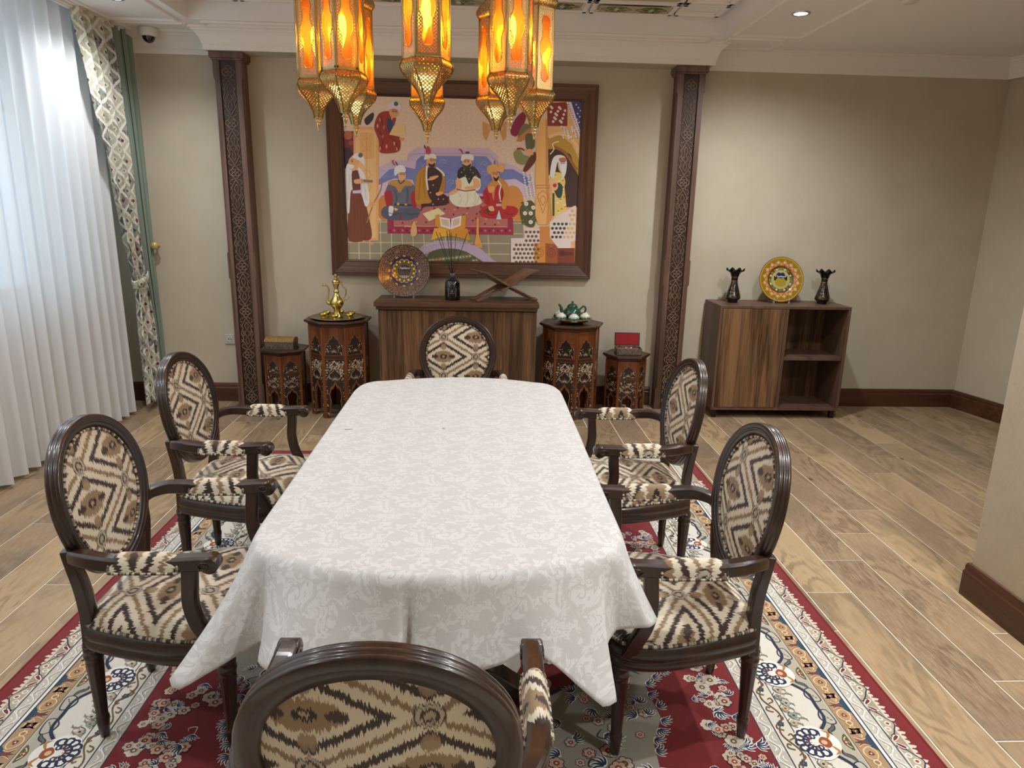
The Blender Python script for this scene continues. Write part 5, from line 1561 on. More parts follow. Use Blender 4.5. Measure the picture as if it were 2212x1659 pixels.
# rail in the pocket carries the curtains
rl = MB(); rl.bb(-2.70, -2.68, 0.35, 5.66, 2.99, 3.01); rl.bb(-2.61, -2.59, 4.85, 5.66, 2.99, 3.01)
for yy in (0.5, 2.0, 3.5, 5.0): rl.bb(-2.70, -2.59, yy, yy+0.02, 3.0, 3.02)
tag(rl.build('curtain_rail', MAT['white_plastic']), 'white ceiling rail hidden in the pocket above the curtains', 'curtain rail')
hb = empty('curtain_holdback', (-2.545, YB, 1.262)); tag(hb, 'round ivory curtain knob on the wall beside the green drape', 'curtain knob')
mm = Matrix.Rotation(radians(90), 4, 'X')
MB().lathe([(0.018, 0.0), (0.018, 0.004), (0.007, 0.008), (0.007, 0.045)], 16).xf(mm).build('stem', MAT['gold_knob'], hb)
MB().lathe([(0.008, 0.042), (0.022, 0.046), (0.030, 0.056), (0.030, 0.064), (0.022, 0.074), (0.001, 0.078)], 20).xf(mm).build('knob', MAT['gold_knob'], hb)
# ================================================================== hanging lanterns
def gold_mask(g, p=0.0105):
    x, y = g.uv()
    a = g.abs(g.fract(x/p)-0.5); b = g.abs(g.fract(y/p)-0.5)
    r1 = g.abs(g.len2(a, b)-0.46); r2 = g.abs(g.len2(0.5-a, 0.5-b)-0.46)
    return g.max(r1 < 0.085, r2 < 0.085)
def mk_pierced(name, col, p):
    g = G(name); k = gold_mask(g, p)
    met = g.bsdf(hx(col), 0.30, 1.0)
    return g.done(g.mixs(k, g.shader('ShaderNodeBsdfTransparent', Color=(1, 1, 1, 1)), met))
MAT['pierced'] = mk_pierced('pierced_gold', '#a5905c', 0.0135)
MAT['pierced_panel'] = mk_pierced('pierced_gold_panel', '#cdb88c', 0.0105)
MAT['gold'] = plain('gold_metal', '#c0a873', 0.3, 1.0)
MAT['gold_dark'] = plain('antique_gold', '#8f7a4a', 0.34, 1.0)
g = G('amber_glass')
tp = g.shader('ShaderNodeBsdfTransparent', Color=(1.0, 0.45, 0.03, 1)); tl = g.shader('ShaderNodeBsdfTranslucent', Color=(1.0, 0.36, 0.02, 1))
gl = g.shader('ShaderNodeBsdfGlossy', Color=(1, 0.8, 0.5, 1), Roughness=0.08)
MAT['amber'] = g.done(g.mixs(0.10, g.mixs(0.12, tp, tl), gl))
MAT['bulb'] = emit('bulb_glow', (1.0, 0.74, 0.30), GLOW_BULB)
def lantern_proto():
    t = empty('hanging_lantern')
    RB, NS = 0.077, 6
    zf, zb, zt = 0.046, 0.186, 0.486
    corner = lambda k, r, z: Vector((r*cos(2*pi*k/NS), r*sin(2*pi*k/NS), z))
    MB().lathe([(0.0008, 0.0), (0.0035, 0.002), (0.0045, 0.006), (0.0030, 0.009), (0.0060, 0.020), (0.0085, 0.030), (0.0055, 0.033), (0.0120, 0.036), (0.0125, 0.039), (0.0065, 0.042), (0.0100, 0.047), (0.0175, 0.052)], 20).build('finial', MAT['gold'], t)
    def dome(name, prof, flip):
        m = MB(); acc = [0.0]
        for i in range(1, len(prof)): acc.append(acc[-1]+hypot(prof[i][0]-prof[i-1][0], prof[i][1]-prof[i-1][1]))
        for k in range(NS):
            vs = []; uv = []
            for (r, z), s in zip(prof, acc):
                a, b = corner(k, r, z), corner(k+1, r, z); w = (b-a).length
                for q in range(5):
                    vs.append(a.lerp(b, q/4)); uv.append(((q/4-0.5)*w, s))
            fs = []
            for i in range(len(prof)-1):
                for q in range(4):
                    f = (i*5+q, i*5+q+1, (i+1)*5+q+1, (i+1)*5+q); fs.append(f[::-1] if flip else f)
            m.add(vs, fs, 0, uv, True)
        o = m.build(name, MAT['pierced'], t)
        for k in range(NS):
            m2 = MB(); m2.tube([corner(k, r*1.004, z) for r, z in prof], 0.0028, 5, up=(0.3, 0.2, 1))
            m2.build('rib', MAT['gold_dark'], o)
        return o
    low = [(0.0175, zf+0.004), (0.0195, zf+0.016), (0.0245, zf+0.032), (0.034, zf+0.050), (0.049, zf+0.068), (0.066, zf+0.085), (0.0795, zf+0.100), (0.0865, zf+0.114), (0.0865, zf+0.124), (0.082, zf+0.133), (0.076, zf+0.140)]
    dome('lower_dome', low, False)
    up = [(0.076, zt), (0.082, zt+0.005), (0.0865, zt+0.014), (0.0865, zt+0.024), (0.0795, zt+0.038), (0.066, zt+0.054), (0.049, zt+0.072), (0.034, zt+0.090), (0.0245, zt+0.108), (0.0195, zt+0.124), (0.0175, zt+0.136)]
    dome('upper_dome', up, False)
    # body panels with vase-shaped openings, glass behind
    side = RB; H = zt-zb
    w = side-0.004
    def vw(f):
        keys = [(0.0, 0.0), (0.09, 0.0), (0.12, 0.014), (0.15, 0.0175), (0.19, 0.0185), (0.26, 0.0150), (0.34, 0.0150), (0.46, 0.026), (0.54, 0.026), (0.66, 0.0150), (0.74, 0.0150), (0.81, 0.0185), (0.85, 0.0175), (0.88, 0.014), (0.91, 0.0), (1.0, 0.0)]
        for i in range(len(keys)-1):
            if keys[i][0] <= f <= keys[i+1][0]:
                q = (f-keys[i][0])/(keys[i+1][0]-keys[i][0]); q = q*q*(3-2*q)
                return keys[i][1]+(keys[i+1][1]-keys[i][1])*q
        return 0
    rowsf = [0, 0.05, 0.09]+[0.09+0.82*i/48 for i in range(1, 48)]+[0.91, 0.95, 1.0]
    pm = MB()
    for sgn in (-1, 1):
        vs = []; uv = []
        for f in rowsf:
            for x in (sgn*w/2, sgn*vw(f)): vs.append((x, 0, zb+H*f)); uv.append((x, H*f))
        fs = [(i*2, i*2+1, i*2+3, i*2+2) if sgn < 0 else (i*2+1, i*2, i*2+2, i*2+3) for i in range(len(rowsf)-1)]
        pm.add(vs, fs, 0, uv)
    rim = [(vw(f), -0.0005, zb+H*f) for f in rowsf if 0.095 < f < 0.905]+[(-vw(f), -0.0005, zb+H*f) for f in rowsf[::-1] if 0.095 < f < 0.905]
    pm.tube(rim, 0.0014, 5, True, 1, up=(0, 1, 0))
    for (x0, x1, z0, z1) in ((-w/2, w/2, zb, zb+0.010), (-w/2, w/2, zt-0.010, zt), (-w/2, -w/2+0.006, zb, zt), (w/2-0.006, w/2, zb, zt)):
        pm.bb(x0, x1, -0.0012, 0.0012, z0, z1, 1)
    pmesh = pm.mesh('body_panel', [MAT['pierced_panel'], MAT['gold']])
    gm = MB(); gm.add([(-w/2, 0, zb+0.004), (w/2, 0, zb+0.004), (w/2, 0, zt-0.004), (-w/2, 0, zt-0.004)], [(0, 1, 2, 3)])
    gmesh = gm.mesh('glass_pane', MAT['amber'])
    ap = RB*cos(pi/NS)
    for k in range(NS):
        a = 2*pi*(k+0.5)/NS
        mt = Matrix.Rotation(a+pi/2, 4, 'Z') @ Matrix.Translation((0, -ap, 0))
        inst(pmesh, 'body_panel', t, mt)
        inst(gmesh, 'glass_pane', t, Matrix.Rotation(a+pi/2, 4, 'Z') @ Matrix.Translation((0, -ap+0.005, 0)))
    m = MB()
    for k in range(NS): m.tube([corner(k, RB, zb), corner(k, RB, zt)], 0.0026, 6, up=(1, 0, 0))
    for z in (zb, zt): m.tube([corner(k, RB, z) for k in range(NS)], 0.0026, 6, True)
    m.build('corner_frame', MAT['gold'], t)
    # crown, chain
    ztop = zt+0.136
    MB().lathe([(0.0175, ztop-0.002), (0.020, ztop+0.004), (0.012, ztop+0.012), (0.015, ztop+0.020), (0.006, ztop+0.030), (0.004, ztop+0.040)], 18).build('crown', MAT['gold'], t)
    zc = 2.932-1.875
    m = MB(); z = ztop+0.038; i = 0
    while z < zc-0.03:
        pts = [(0.0075*cos(a), 0, z+0.014+0.014*sin(a)) if i % 2 else (0, 0.0075*cos(a), z+0.014+0.014*sin(a)) for a in [2*pi*q/12 for q in range(12)]]
        m.tube(pts, 0.0017, 5, True, up=(0.5, 0.5, 0.1)); z += 0.0225; i += 1
    m.build('chain', MAT['gold_dark'], t)
    MB().lathe([(0.004, zc-0.042), (0.010, zc-0.030), (0.040, zc-0.014), (0.044, zc)], 24).build('ceiling_rose', MAT['gold'], t)
    # bulb
    MB().lathe([(0.010, 0.372), (0.011, 0.40), (0.011, 0.432)], 14).build('lamp_holder', MAT['gold_dark'], t)
    MB().lathe([(0.0006, 0.268), (0.004, 0.278), (0.011, 0.300), (0.0150, 0.322), (0.0150, 0.350), (0.010, 0.371)], 16, cap=False).build('bulb', MAT['bulb'], t)
    MB().lathe([(0.004, 0.43), (0.004, 0.62)], 8).build('stem', MAT['gold_dark'], t)
    ld = bpy.data.lights.new('lantern_lamp', 'POINT'); ld.energy = BULB_W; ld.color = (1.0, 0.88, 0.58); ld.shadow_soft_size = 0.03
    l = bpy.data.objects.new('lamp', ld); COL.objects.link(l); l.parent = t; l.location = (0, 0, 0.335)
    return t
lan0 = lantern_proto()
LZ = 1.875
LP = [(-0.184, 2.459, 8), (-0.500, 2.720, 22), (-0.637, 2.908, 47), (-0.526, 3.096, 12), (-0.245, 3.283, 35), (0.058, 3.186, 5), (0.210, 3.023, 30), (0.099, 2.666, 14)]
for i, (x, y, a) in enumerate(LP):
    o = lan0 if i == 0 else copy_tree(lan0)
    o.location = (x, y, LZ); o.rotation_euler = (0, 0, radians(a))
    tag(o, 'gold pierced metal lantern with amber glass hanging on a chain over the table', 'lantern', 'gold lanterns hanging in a ring over the table')

# ================================================================== walnut cabinets
cb = empty('walnut_cabinet', (-0.18, 5.46, 0)); tag(cb, 'closed two-door walnut cabinet below the framed painting', 'cabinet')
WN, WX, WE = MAT['walnut'], MAT['walnut_x'], MAT['walnut_side']
MB().bb(-0.60, 0.61, -0.145, 0.215, 0.06, 0.845).build('body', WE, cb, bevel=0.002)
MB().bb(-0.625, 0.622, -0.205, 0.222, 0.868, 0.903).build('top', WX, cb, bevel=0.003)
MB().bb(-0.612, 0.612, -0.185, 0.218, 0.842, 0.868).build('top_band', WX, cb, bevel=0.002)
for x0, x1 in ((-0.598, 0.003), (0.006, 0.606)): MB().bb(x0, x1, -0.163, -0.145, 0.065, 0.835).build('door', WN, cb, bevel=0.002)
MB().bb(-0.58, 0.59, -0.12, 0.20, 0, 0.06).build('plinth', MAT['black'], cb)
# open shelf cabinet
sc = empty('shelf_cabinet', (2.37, 5.49, 0)); tag(sc, 'walnut cabinet with one door and two open shelves by the alcove', 'cabinet')
X0, X1, YF, YK, Z0, Z1 = -0.52, 0.52, -0.19, 0.19, 0.068, 0.908
MB().bb(X0, X1, YF, YK, Z1-0.022, Z1).build('top', WE, sc, bevel=0.002)
MB().bb(X0, X1, YF, YK, Z0, Z0+0.022).build('base', WE, sc, bevel=0.002)
for xa in (X0, X1-0.022): MB().bb(xa, xa+0.022, YF, YK, Z0+0.022, Z1-0.022).build('side_panel', WE, sc, bevel=0.002)
MB().bb(0.0, 0.026, YF, YK-0.01, Z0+0.022, Z1-0.022).build('divider', WE, sc, bevel=0.002)
MB().bb(X0+0.02, X1-0.02, YK-0.012, YK-0.002, Z0+0.02, Z1-0.02).build('back_panel', WN, sc)
MB().bb(0.026, X1-0.022, YF+0.012, YK-0.012, 0.478, 0.502).build('shelf', WE, sc, bevel=0.002)
MB().bb(X0+0.025, -0.003, YF-0.001, YF+0.017, Z0+0.025, Z1-0.025).build('door', WN, sc, bevel=0.002)
for xa in (X0+0.035, X1-0.035):
    for ya in (YF+0.04, YK-0.04): MB().lathe([(0.020, 0), (0.023, 0.004), (0.023, 0.068)], 4, rot=pi/4, smooth=False).build('foot', MAT['black'], sc, (xa, ya, 0))

# ================================================================== inlaid octagonal / hexagonal stands
MAT['tab_wood'] = wood('rosewood', '#4a230f', '#854a22', 'z', 0.35, 70, 12, 0.1)
MAT['tab_dark'] = wood('rosewood_top', '#2c1810', '#4e3022', 'x', 0.4, 70, 12, 0.2)
MAT['inlay'] = painted('inlay', 0.35, coat=0.2)
def stand(n, R_, H, topR, loc, rot, label, big):
    t = empty('inlaid_stand', loc, rot); tag(t, label, 'stand', 'inlaid wooden stands along the back wall')
    ap = R_*cos(pi/n); w = 2*R_*sin(pi/n)
    bt = H-0.045
    ng = lambda r, a0=0.0: [(r*cos(2*pi*k/n+a0), r*sin(2*pi*k/n+a0)) for k in range(n)]
    # arch notch in each panel
    aw, ah = w*0.27, bt*(0.36 if big else 0.38)
    sil = [(-w/2, 0), (-aw*1.12, 0), (-aw*1.18, ah*0.10), (-aw*0.90, ah*0.22), (-aw*0.72, ah*0.55), (-aw*0.92, ah*0.72), (-aw*0.70, ah*0.88), (-aw*0.30, ah*0.93), (0, ah*1.06)]
    poly = sil+[(-x, z) for x, z in sil[-2::-1]]+[(w/2, bt), (-w/2, bt)]
    pm = MB(); pm.prism(poly, 0.0, 0.012, mat=Matrix.Rotation(radians(90), 4, 'X'))
    pmesh = pm.mesh('panel', MAT['tab_wood'])
    a = Art(0.00006)
    gd, pearl, pearl2, dim = '#24140d', '#d0bb9e', '#b98346', '#a4866a'
    m_ = w*0.10; zl = bt*0.655; zu0, zu1 = bt*0.70, bt*0.93
    # lower carved ground follows the arch
    low = [(-w/2+m_, 0.02*bt), (-aw*1.22, 0.02*bt), (-aw*1.34, ah*0.12), (-aw*1.06, ah*0.24), (-aw*0.90, ah*0.55), (-aw*1.08, ah*0.74), (-aw*0.80, ah*0.97), (-aw*0.32, ah*1.02), (0, ah*1.16)]
    a.poly(low+[(-x, z) for x, z in low[-2::-1]]+[(w/2-m_, zl), (-w/2+m_, zl)], gd)
    a.stroke([(x*0.94, z) for x, z in low[1:]]+[(-x*0.94, z) for x, z in low[-2:0:-1]], w*0.03, '#7a4d2a')
    # upper blind multifoil arch
    ua = [(-w/2+m_, zu0), (-w/2+m_, zu0+(zu1-zu0)*0.35), (-w*0.34, zu0+(zu1-zu0)*0.55), (-w*0.25, zu0+(zu1-zu0)*0.58), (-w*0.20, zu0+(zu1-zu0)*0.78), (-w*0.10, zu0+(zu1-zu0)*0.82), (0, zu1)]
    a.poly(ua+[(-x, z) for x, z in ua[-2::-1]], '#7d5130')
    a.poly([(x*0.92, zu0+(z-zu0)*0.93+0.002) for x, z in ua+[(-x, z) for x, z in ua[-2::-1]]], gd)
    a.rect(-w/2+m_, bt*0.662, w/2-m_, bt*0.695, '#3a2012')
    rn = random.Random(4 if big else 9)
    def palm(cx, cz, r, col):
        for q in range(9):
            an = radians(90+(q-4)*30); 
            a.stroke([(cx+0.12*r*cos(an), cz+0.12*r*sin(an)), (cx+r*cos(an), cz+r*(0.95 if q == 4 else 0.8)*sin(an))], r*0.26, col, taper=True, lift=False)
        a.lay()
    def ogee(cz, h, ww, col, lw):
        for s in (-1, 1): a.curve([(0, cz+h), (s*ww*0.35, cz+h*0.62), (s*ww, cz+h*0.25), (s*ww*0.85, cz-h*0.1), (s*ww*0.45, cz-h*0.3)], lw, col, 5)
    z1 = ah*1.06+(zl-ah*1.06)*0.30
    hh = zl-ah*1.06
    palm(0, z1-hh*0.10, w*0.17, pearl); ogee(z1, hh*0.36, w*0.26, dim, w*0.030)
    if big:
        z2 = ah*1.06+hh*0.70
        palm(0, z2-hh*0.06, w*0.09, pearl2); ogee(z2, hh*0.26, w*0.20, pearl, w*0.034)
    palm(0, zu0+(zu1-zu0)*0.18, w*0.14, pearl)
    # scattered leaf and dot inlay
    for q in range(420 if big else 260):
        x, z = rn.uniform(-w/2+m_*1.2, w/2-m_*1.2), rn.uniform(0.04*bt, zl-0.01)
        if z < ah*1.2 and abs(x) < aw*1.30*(1 if z < ah*0.8 else 1.0): continue
        if abs(x) < w*0.2 and z1-hh*0.15 < z < z1+hh*0.25: continue
        r = w*rn.uniform(0.014, 0.028)
        if q % 2: a.disc(x, z, r, pearl if q % 3 else dim, 6, lift=False)
        else:
            an = rn.random()*6.3; a.stroke([(x, z), (x+w*0.05*cos(an), z+w*0.05*sin(an)), (x+w*0.07*cos(an+0.9), z+w*0.07*sin(an+0.9))], w*0.022, dim if q % 4 else pearl, lift=False)
    a.lay()
    for q in range(50):
        x, z = rn.uniform(-w*0.36, w*0.36), rn.uniform(zu0+0.004, zu0+(zu1-zu0)*0.5)
        if abs(x) < w*0.13: continue
        a.disc(x, z, w*0.02, pearl if q % 2 else dim, 6, lift=False)
    a.mb.xf(Matrix.Translation((0, -0.0122, 0)) @ Matrix.Rotation(radians(90), 4, 'X'))
    imesh = a.mb.mesh('panel_inlay', MAT['inlay'])
    for k in range(n):
        an = 2*pi*(k+0.5)/n
        mt = Matrix.Rotation(an+pi/2, 4, 'Z') @ Matrix.Translation((0, -ap+0.012, 0))
        p_ = inst(pmesh, 'panel', t, mt)
        inst(imesh, 'panel_inlay', p_)
    m = MB()
    for (x, y) in ng(R_*0.985): m.lathe([(0.008, 0.0), (0.010, 0.01), (0.010, bt)], 8, (x, y, 0), smooth=False)
    m.build('corner_post', MAT['tab_wood'], t)
    # moulded top
    m = MB(); vs = []
    prof = [(R_*0.98, bt-0.002), (R_*1.02, bt+0.004), (topR*0.90, bt+0.016), (topR*0.985, bt+0.028), (topR, bt+0.034), (topR*0.99, bt+0.042), (topR*0.955, bt+0.045), (topR*0.94, bt+0.043)]
    for (r, z) in prof: vs += [(x, y, z) for x, y in ng(r)]
    fs = [(i*n+j, i*n+(j+1) % n, (i+1)*n+(j+1) % n, (i+1)*n+j) for i in range(len(prof)-1) for j in range(n)]
    fs += [tuple(range(n))[::-1], tuple(range((len(prof)-1)*n, len(prof)*n))]
    m.add(vs, fs); m.build('top', MAT['tab_dark'], t)
    a2 = Art(0.00005, bt+0.0434)
    a2.poly(ng(topR*0.80), '#3a2216'); a2.poly(ng(topR*0.775), '#2c1a12')
    for k in range(n):
        (xa, ya), (xb, yb) = ng(topR*0.92)[k], ng(topR*0.92)[(k+1) % n]
        for q in range(12):
            f = (q+0.5)/12; a2.disc(xa+(xb-xa)*f, ya+(yb-ya)*f, topR*0.016, '#a98d6c', 6, lift=False)
    a2.lay()
    for q in range(60):
        an = rn.random()*6.3; rr = topR*rn.uniform(0.15, 0.72); a2.disc(rr*cos(an), rr*sin(an), topR*0.022, dim, 6, lift=False)
    a2.mb.build('top_inlay', MAT['inlay'], t)
    return t
stand(8, 0.226, 0.752, 0.262, (-1.105, 5.425, 0), radians(22.5), 'tall octagonal inlaid stand carrying the brass ewer', True)
stand(8, 0.222, 0.742, 0.258, (0.715, 5.425, 0), radians(5), 'tall octagonal inlaid stand carrying the green teapot', True)
stand(6, 0.156, 0.505, 0.196, (-1.545, 5.475, 0), radians(-28), 'small hexagonal inlaid stand carrying the closed casket', False)
stand(6, 0.156, 0.500, 0.190, (1.168, 5.43, 0), radians(-2.4), 'small hexagonal inlaid stand carrying the open red-lined box', False)

# ================================================================== brass ewer set
MAT['brass'] = plain('brass', '#cdb871', 0.26, 1.0)
MAT['brass_bright'] = plain('brass_bright', '#d6c255', 0.22, 1.0)
def mk_chased(name, c1, c2, sc):
    g = G(name); x, y, z = g.obj()
    n = g.noise(g.vec(x, y, z), sc, 3, 0.6, 1.0)
    return g.done(g.bsdf(g.mix(g.step(0.46, 0.54, n), hx(c1), hx(c2)), 0.32, 1.0, g.bump(n, 0.3, 0.002)))
MAT['chased'] = mk_chased('chased_brass', '#8f7c4c', '#b5a57c', 90)
TB = 0.7525
tr = MB(); tr.lathe([(0.001, 0.0), (0.17, 0.0), (0.205, 0.010), (0.208, 0.012), (0.207, 0.014), (0.170, 0.0045), (0.001, 0.0035)], 48)
tag(tr.build('brass_tray', MAT['chased'], None, (-1.108, 5.415, TB)), 'round chased brass tray under the ewer and little bowls', 'tray')
ew = empty('brass_ewer', (-1.112, 5.425, TB+0.004)); tag(ew, 'tall polished brass ewer with curved spout and ornate handle', 'ewer')
MB().lathe([(0.001, 0), (0.040, 0.0), (0.040, 0.006), (0.030, 0.020), (0.026, 0.045), (0.024, 0.060), (0.040, 0.080), (0.052, 0.098), (0.054, 0.115), (0.045, 0.135), (0.030, 0.155), (0.020, 0.175), (0.016, 0.190)], 32).build('body', MAT['brass'], ew)
MB().lathe([(0.016, 0.188), (0.022, 0.194), (0.022, 0.202), (0.015, 0.208), (0.017, 0.225), (0.024, 0.252), (0.029, 0.268)], 28).build('neck', MAT['brass'], ew)
MB().lathe([(0.030, 0.266), (0.031, 0.272), (0.026, 0.284), (0.012, 0.293), (0.006, 0.297), (0.006, 0.302), (0.009, 0.306), (0.004, 0.311), (0.010, 0.318), (0.009, 0.327), (0.001, 0.332)], 24).build('lid', MAT['brass'], ew)
sp = catmull([(-0.044, 0, 0.105), (-0.066, 0, 0.112), (-0.070, 0, 0.130), (-0.062, 0, 0.165), (-0.056, 0, 0.205), (-0.062, 0, 0.232), (-0.082, 0, 0.246), (-0.096, 0, 0.244)], 5)
MB().tube(sp, [0.017-0.011*min(1, i/18) for i in range(len(sp))], 12, up=(0, 1, 0)).build('spout', MAT['brass'], ew)
m = MB(); m.ball((-0.099, 0, 0.246), 0.009, 8); m.tube([(-0.098, 0, 0.252), (-0.106, 0, 0.262)], [0.004, 0.002], 6); m.build('spout_head', MAT['brass'], ew)
hp = catmull([(0.026, 0, 0.262), (0.044, 0, 0.256), (0.050, 0, 0.236), (0.068, 0, 0.226), (0.074, 0, 0.196), (0.066, 0, 0.165), (0.050, 0, 0.148), (0.058, 0, 0.135), (0.044, 0, 0.122)], 5)
MB().tube(hp, 0.0052, 8, up=(0, 1, 0)).build('handle', MAT['brass'], ew)
m = MB(); m.tube(catmull([(0.056, 0, 0.142), (0.074, 0, 0.134), (0.090, 0, 0.144), (0.096, 0, 0.158)], 5), 0.0028, 6, up=(0, 1, 0)); m.tube(catmull([(0.040, 0, 0.262), (0.044, 0, 0.276), (0.040, 0, 0.290)], 4), 0.003, 6, up=(0, 1, 0)); m.tube([(0.012, 0, 0.290), (0.024, 0, 0.318)], [0.004, 0.002], 6, up=(0, 1, 0)); m.build('handle_scroll', MAT['brass'], ew)
bm = MB(); bm.lathe([(0.001, 0), (0.014, 0), (0.015, 0.004), (0.010, 0.007), (0.020, 0.014), (0.030, 0.026), (0.033, 0.036), (0.0315, 0.036), (0.028, 0.027), (0.018, 0.017), (0.001, 0.013)], 24, cap=False)
bme = bm.mesh('brass_bowl', MAT['brass_bright'])
for k, an in enumerate((200, 270, 335, 25, 90, 150)):
    o = inst(bme, 'brass_bowl', None, Matrix.Translation((-1.108+0.108*cos(radians(an)), 5.418+0.108*sin(radians(an)), TB+0.0042)))
    tag(o, 'little footed brass bowl on the tray around the ewer', 'bowl', 'little brass bowls around the ewer')

# ================================================================== decorated plates
MAT['glaze'] = painted('glazed_print', 0.22, coat=0.8)
g = G('clear_acrylic')
MAT['acrylic'] = g.done(g.mixs(0.18, g.shader('ShaderNodeBsdfTransparent', Color=(0.93, 0.95, 0.97, 1)), g.bsdf(hx('#e8eef2'), 0.08)))
def plate(name, R_, loc, tilt, prof, colf, label, text, tpos, tsize, rim_mat='#3a2a20'):
    t = empty(name, loc); tag(t, label, 'plate')
    NT, NR = 144, 60
    m = MB(); vs = []; fs = []; cols = []
    def z_at(f):
        for i in range(len(prof)-1):
            if prof[i][0] <= f <= prof[i+1][0]:
                q = (f-prof[i][0])/(prof[i+1][0]-prof[i][0]); return prof[i][1]+(prof[i+1][1]-prof[i][1])*q
        return prof[-1][1]
    for i in range(NR+1):
        f = i/NR
        for k in range(NT): a = 2*pi*k/NT; vs.append((f*R_*cos(a), f*R_*sin(a), z_at(f)*R_))
    for i in range(NR):
        for k in range(NT):
            k2 = (k+1) % NT; fs.append((i*NT+k, (i+1)*NT+k, (i+1)*NT+k2, i*NT+k2))
    mt = Matrix.Rotation(radians(90-tilt), 4, 'X')
    m.add(vs, fs, 0, smooth=True)
    for i in range(NR):
        for k in range(NT): m.fc[i*NT+k] = hx(colf((i+0.5)/NR, 2*pi*(k+0.5)/NT))
    m.xf(mt); m.build('face', MAT['glaze'], t)
    b = MB(); b.lathe([(0.001, -0.012), (R_*0.55, -0.012), (R_*0.98, z_at(1)*R_-0.008), (R_*1.003, z_at(1)*R_-0.002), (R_*0.999, z_at(1)*R_+0.0005)], 72, cap=False); b.xf(mt)
    b.build('rim', plain(name+'_rim', rim_mat, 0.3), t)
    cu = bpy.data.curves.new('lettering', 'FONT'); cu.body = text; cu.size = tsize; cu.align_x = 'CENTER'; cu.align_y = 'CENTER'; cu.shear = 0.35; cu.extrude = 0.0002; cu.offset = tsize*0.012
    tmp = bpy.data.objects.new('lettering', cu); COL.objects.link(tmp)
    dg = bpy.context.evaluated_depsgraph_get(); me = bpy.data.meshes.new_from_object(tmp.evaluated_get(dg)); bpy.data.objects.remove(tmp)
    me.materials.clear(); me.materials.append(MAT['white_plastic'])
    o = inst(me, 'lettering', t, mt @ Matrix.Translation((tpos[0], tpos[1], z_at(0)*R_+0.0016)))
    return t, mt
def pick(*a): return a
prn = random.Random(21); speck = {}
def dark_plate(f, a):
    k = int(f*60), int(a*22.9)
    if f > 0.985: return '#1d120e'
    if f > 0.60:
        if k not in speck: speck[k] = prn.random()
        s = speck[k]
        w = sin(a*28+f*40)*sin(a*28-f*40)
        if w > 0.55: return '#8b6a4a'
        return '#5a4034' if s > 0.55 else ('#3c2822' if s > 0.2 else '#8a7060')
    if f > 0.555: return '#d8a63a' if cos(a*12) > 0.55 else ('#7a2b3c' if cos(a*24) > 0 else '#3c2822')
    if f > 0.47: return '#1f1c52'
    edge = 0.445+0.022*cos(a*14)
    if f > edge: return '#1f1c52'
    if f > edge-0.022: return '#d8b13c'
    if f > 0.29:
        d = abs(f-0.365); aa = ((a*14/(2*pi)) % 1)-0.5
        if hypot(d/0.036, aa/0.24) < 1: return '#d9c740'
        return '#3d4a24' if abs(aa) < 0.4 else '#8a4a20'
    if f > 0.262: return '#8d8150'
    x, y = f*cos(a), f*sin(a)
    if y < -0.17: return '#c9c0b0' if cos(x*90) > -0.2 else '#4a352a'
    if y < 0.0: return '#4e3a2c' if cos(x*60)+cos(y*80) > 0 else '#2c1f1a'
    return '#15101e'
plt1, _mt = plate('blue_ring_plate', 0.203, (-0.603, 5.555, 1.107), 13, [(0, 0.03), (0.27, 0.03), (0.30, 0.035), (0.5, 0.055), (0.6, 0.075), (1, 0.12)], dark_plate, 'dark speckled plate with blue ring and yellow dots on the walnut cabinet', 'Tashkent', (0.0, 0.0225), 0.022)
def gold_plate(f, a):
    if f > 0.965: return '#7d5a1c'
    if f > 0.93: return '#c79a3a'
    ph = ((a*16/(2*pi)) % 1)-0.5
    tip = 0.86-0.17*abs(ph)*2
    if f > tip: return '#94701f'
    if f > tip-0.035: return '#d8b070'
    if f > 0.62:
        if f < 0.70 or abs(ph) > 0.36: return '#b8432a' if sin(a*64)*cos(f*90) > -0.15 else '#cf9a54'
        return '#c7b184' if hypot((f-0.745)/0.06, ph/0.2) < 1 else '#8a5a26'
    if f > 0.575: return '#c4a36a' if cos(a*60) > 0.1 else '#3c3018'
    if f > 0.54: return '#4a3c1c'
    if f > 0.41:
        p8 = ((a*8/(2*pi)) % 1)-0.5
        if hypot((f-0.475)/0.045, p8/0.10) < 1: return '#d8cf9a'
        return '#8f8348' if cos(a*72) > 0 else '#4e4420'
    x, y = f*cos(a), f*sin(a)
    if hypot(x, (y+0.12)/0.75) < 0.26 and y < 0.06: return '#a8922e' if cos(x*70)*cos(y*60) > -0.3 else '#8c7a2a'
    if abs(x) < 0.21 and 0.08 < y < 0.20: return '#1d1e46'
    if hypot(x+0.085, y-0.22) < 0.10 or hypot(x-0.085, y-0.22) < 0.10: return '#262a66' if cos(x*60) > -0.5 else '#15163a'
    if (0.20 < abs(x) < 0.30 and -0.12+0.3*abs(x) < y < 0.16+0.04*cos(x*40)) or (abs(x) < 0.25 and 0.03 < y <= 0.08 and cos(x*30) > -0.2): return '#2a2218'
    return '#b3a56c'
plt2, _mt = plate('gold_plate', 0.180, (2.402, 5.545, 1.090), 12, [(0, 0.02), (0.5, 0.02), (0.57, 0.03), (0.62, 0.075), (1, 0.12)], gold_plate, 'gold and red painted plate on the shelf cabinet between two black vases', 'Tashkent', (0.0, 0.025), 0.020, '#6a4c18')
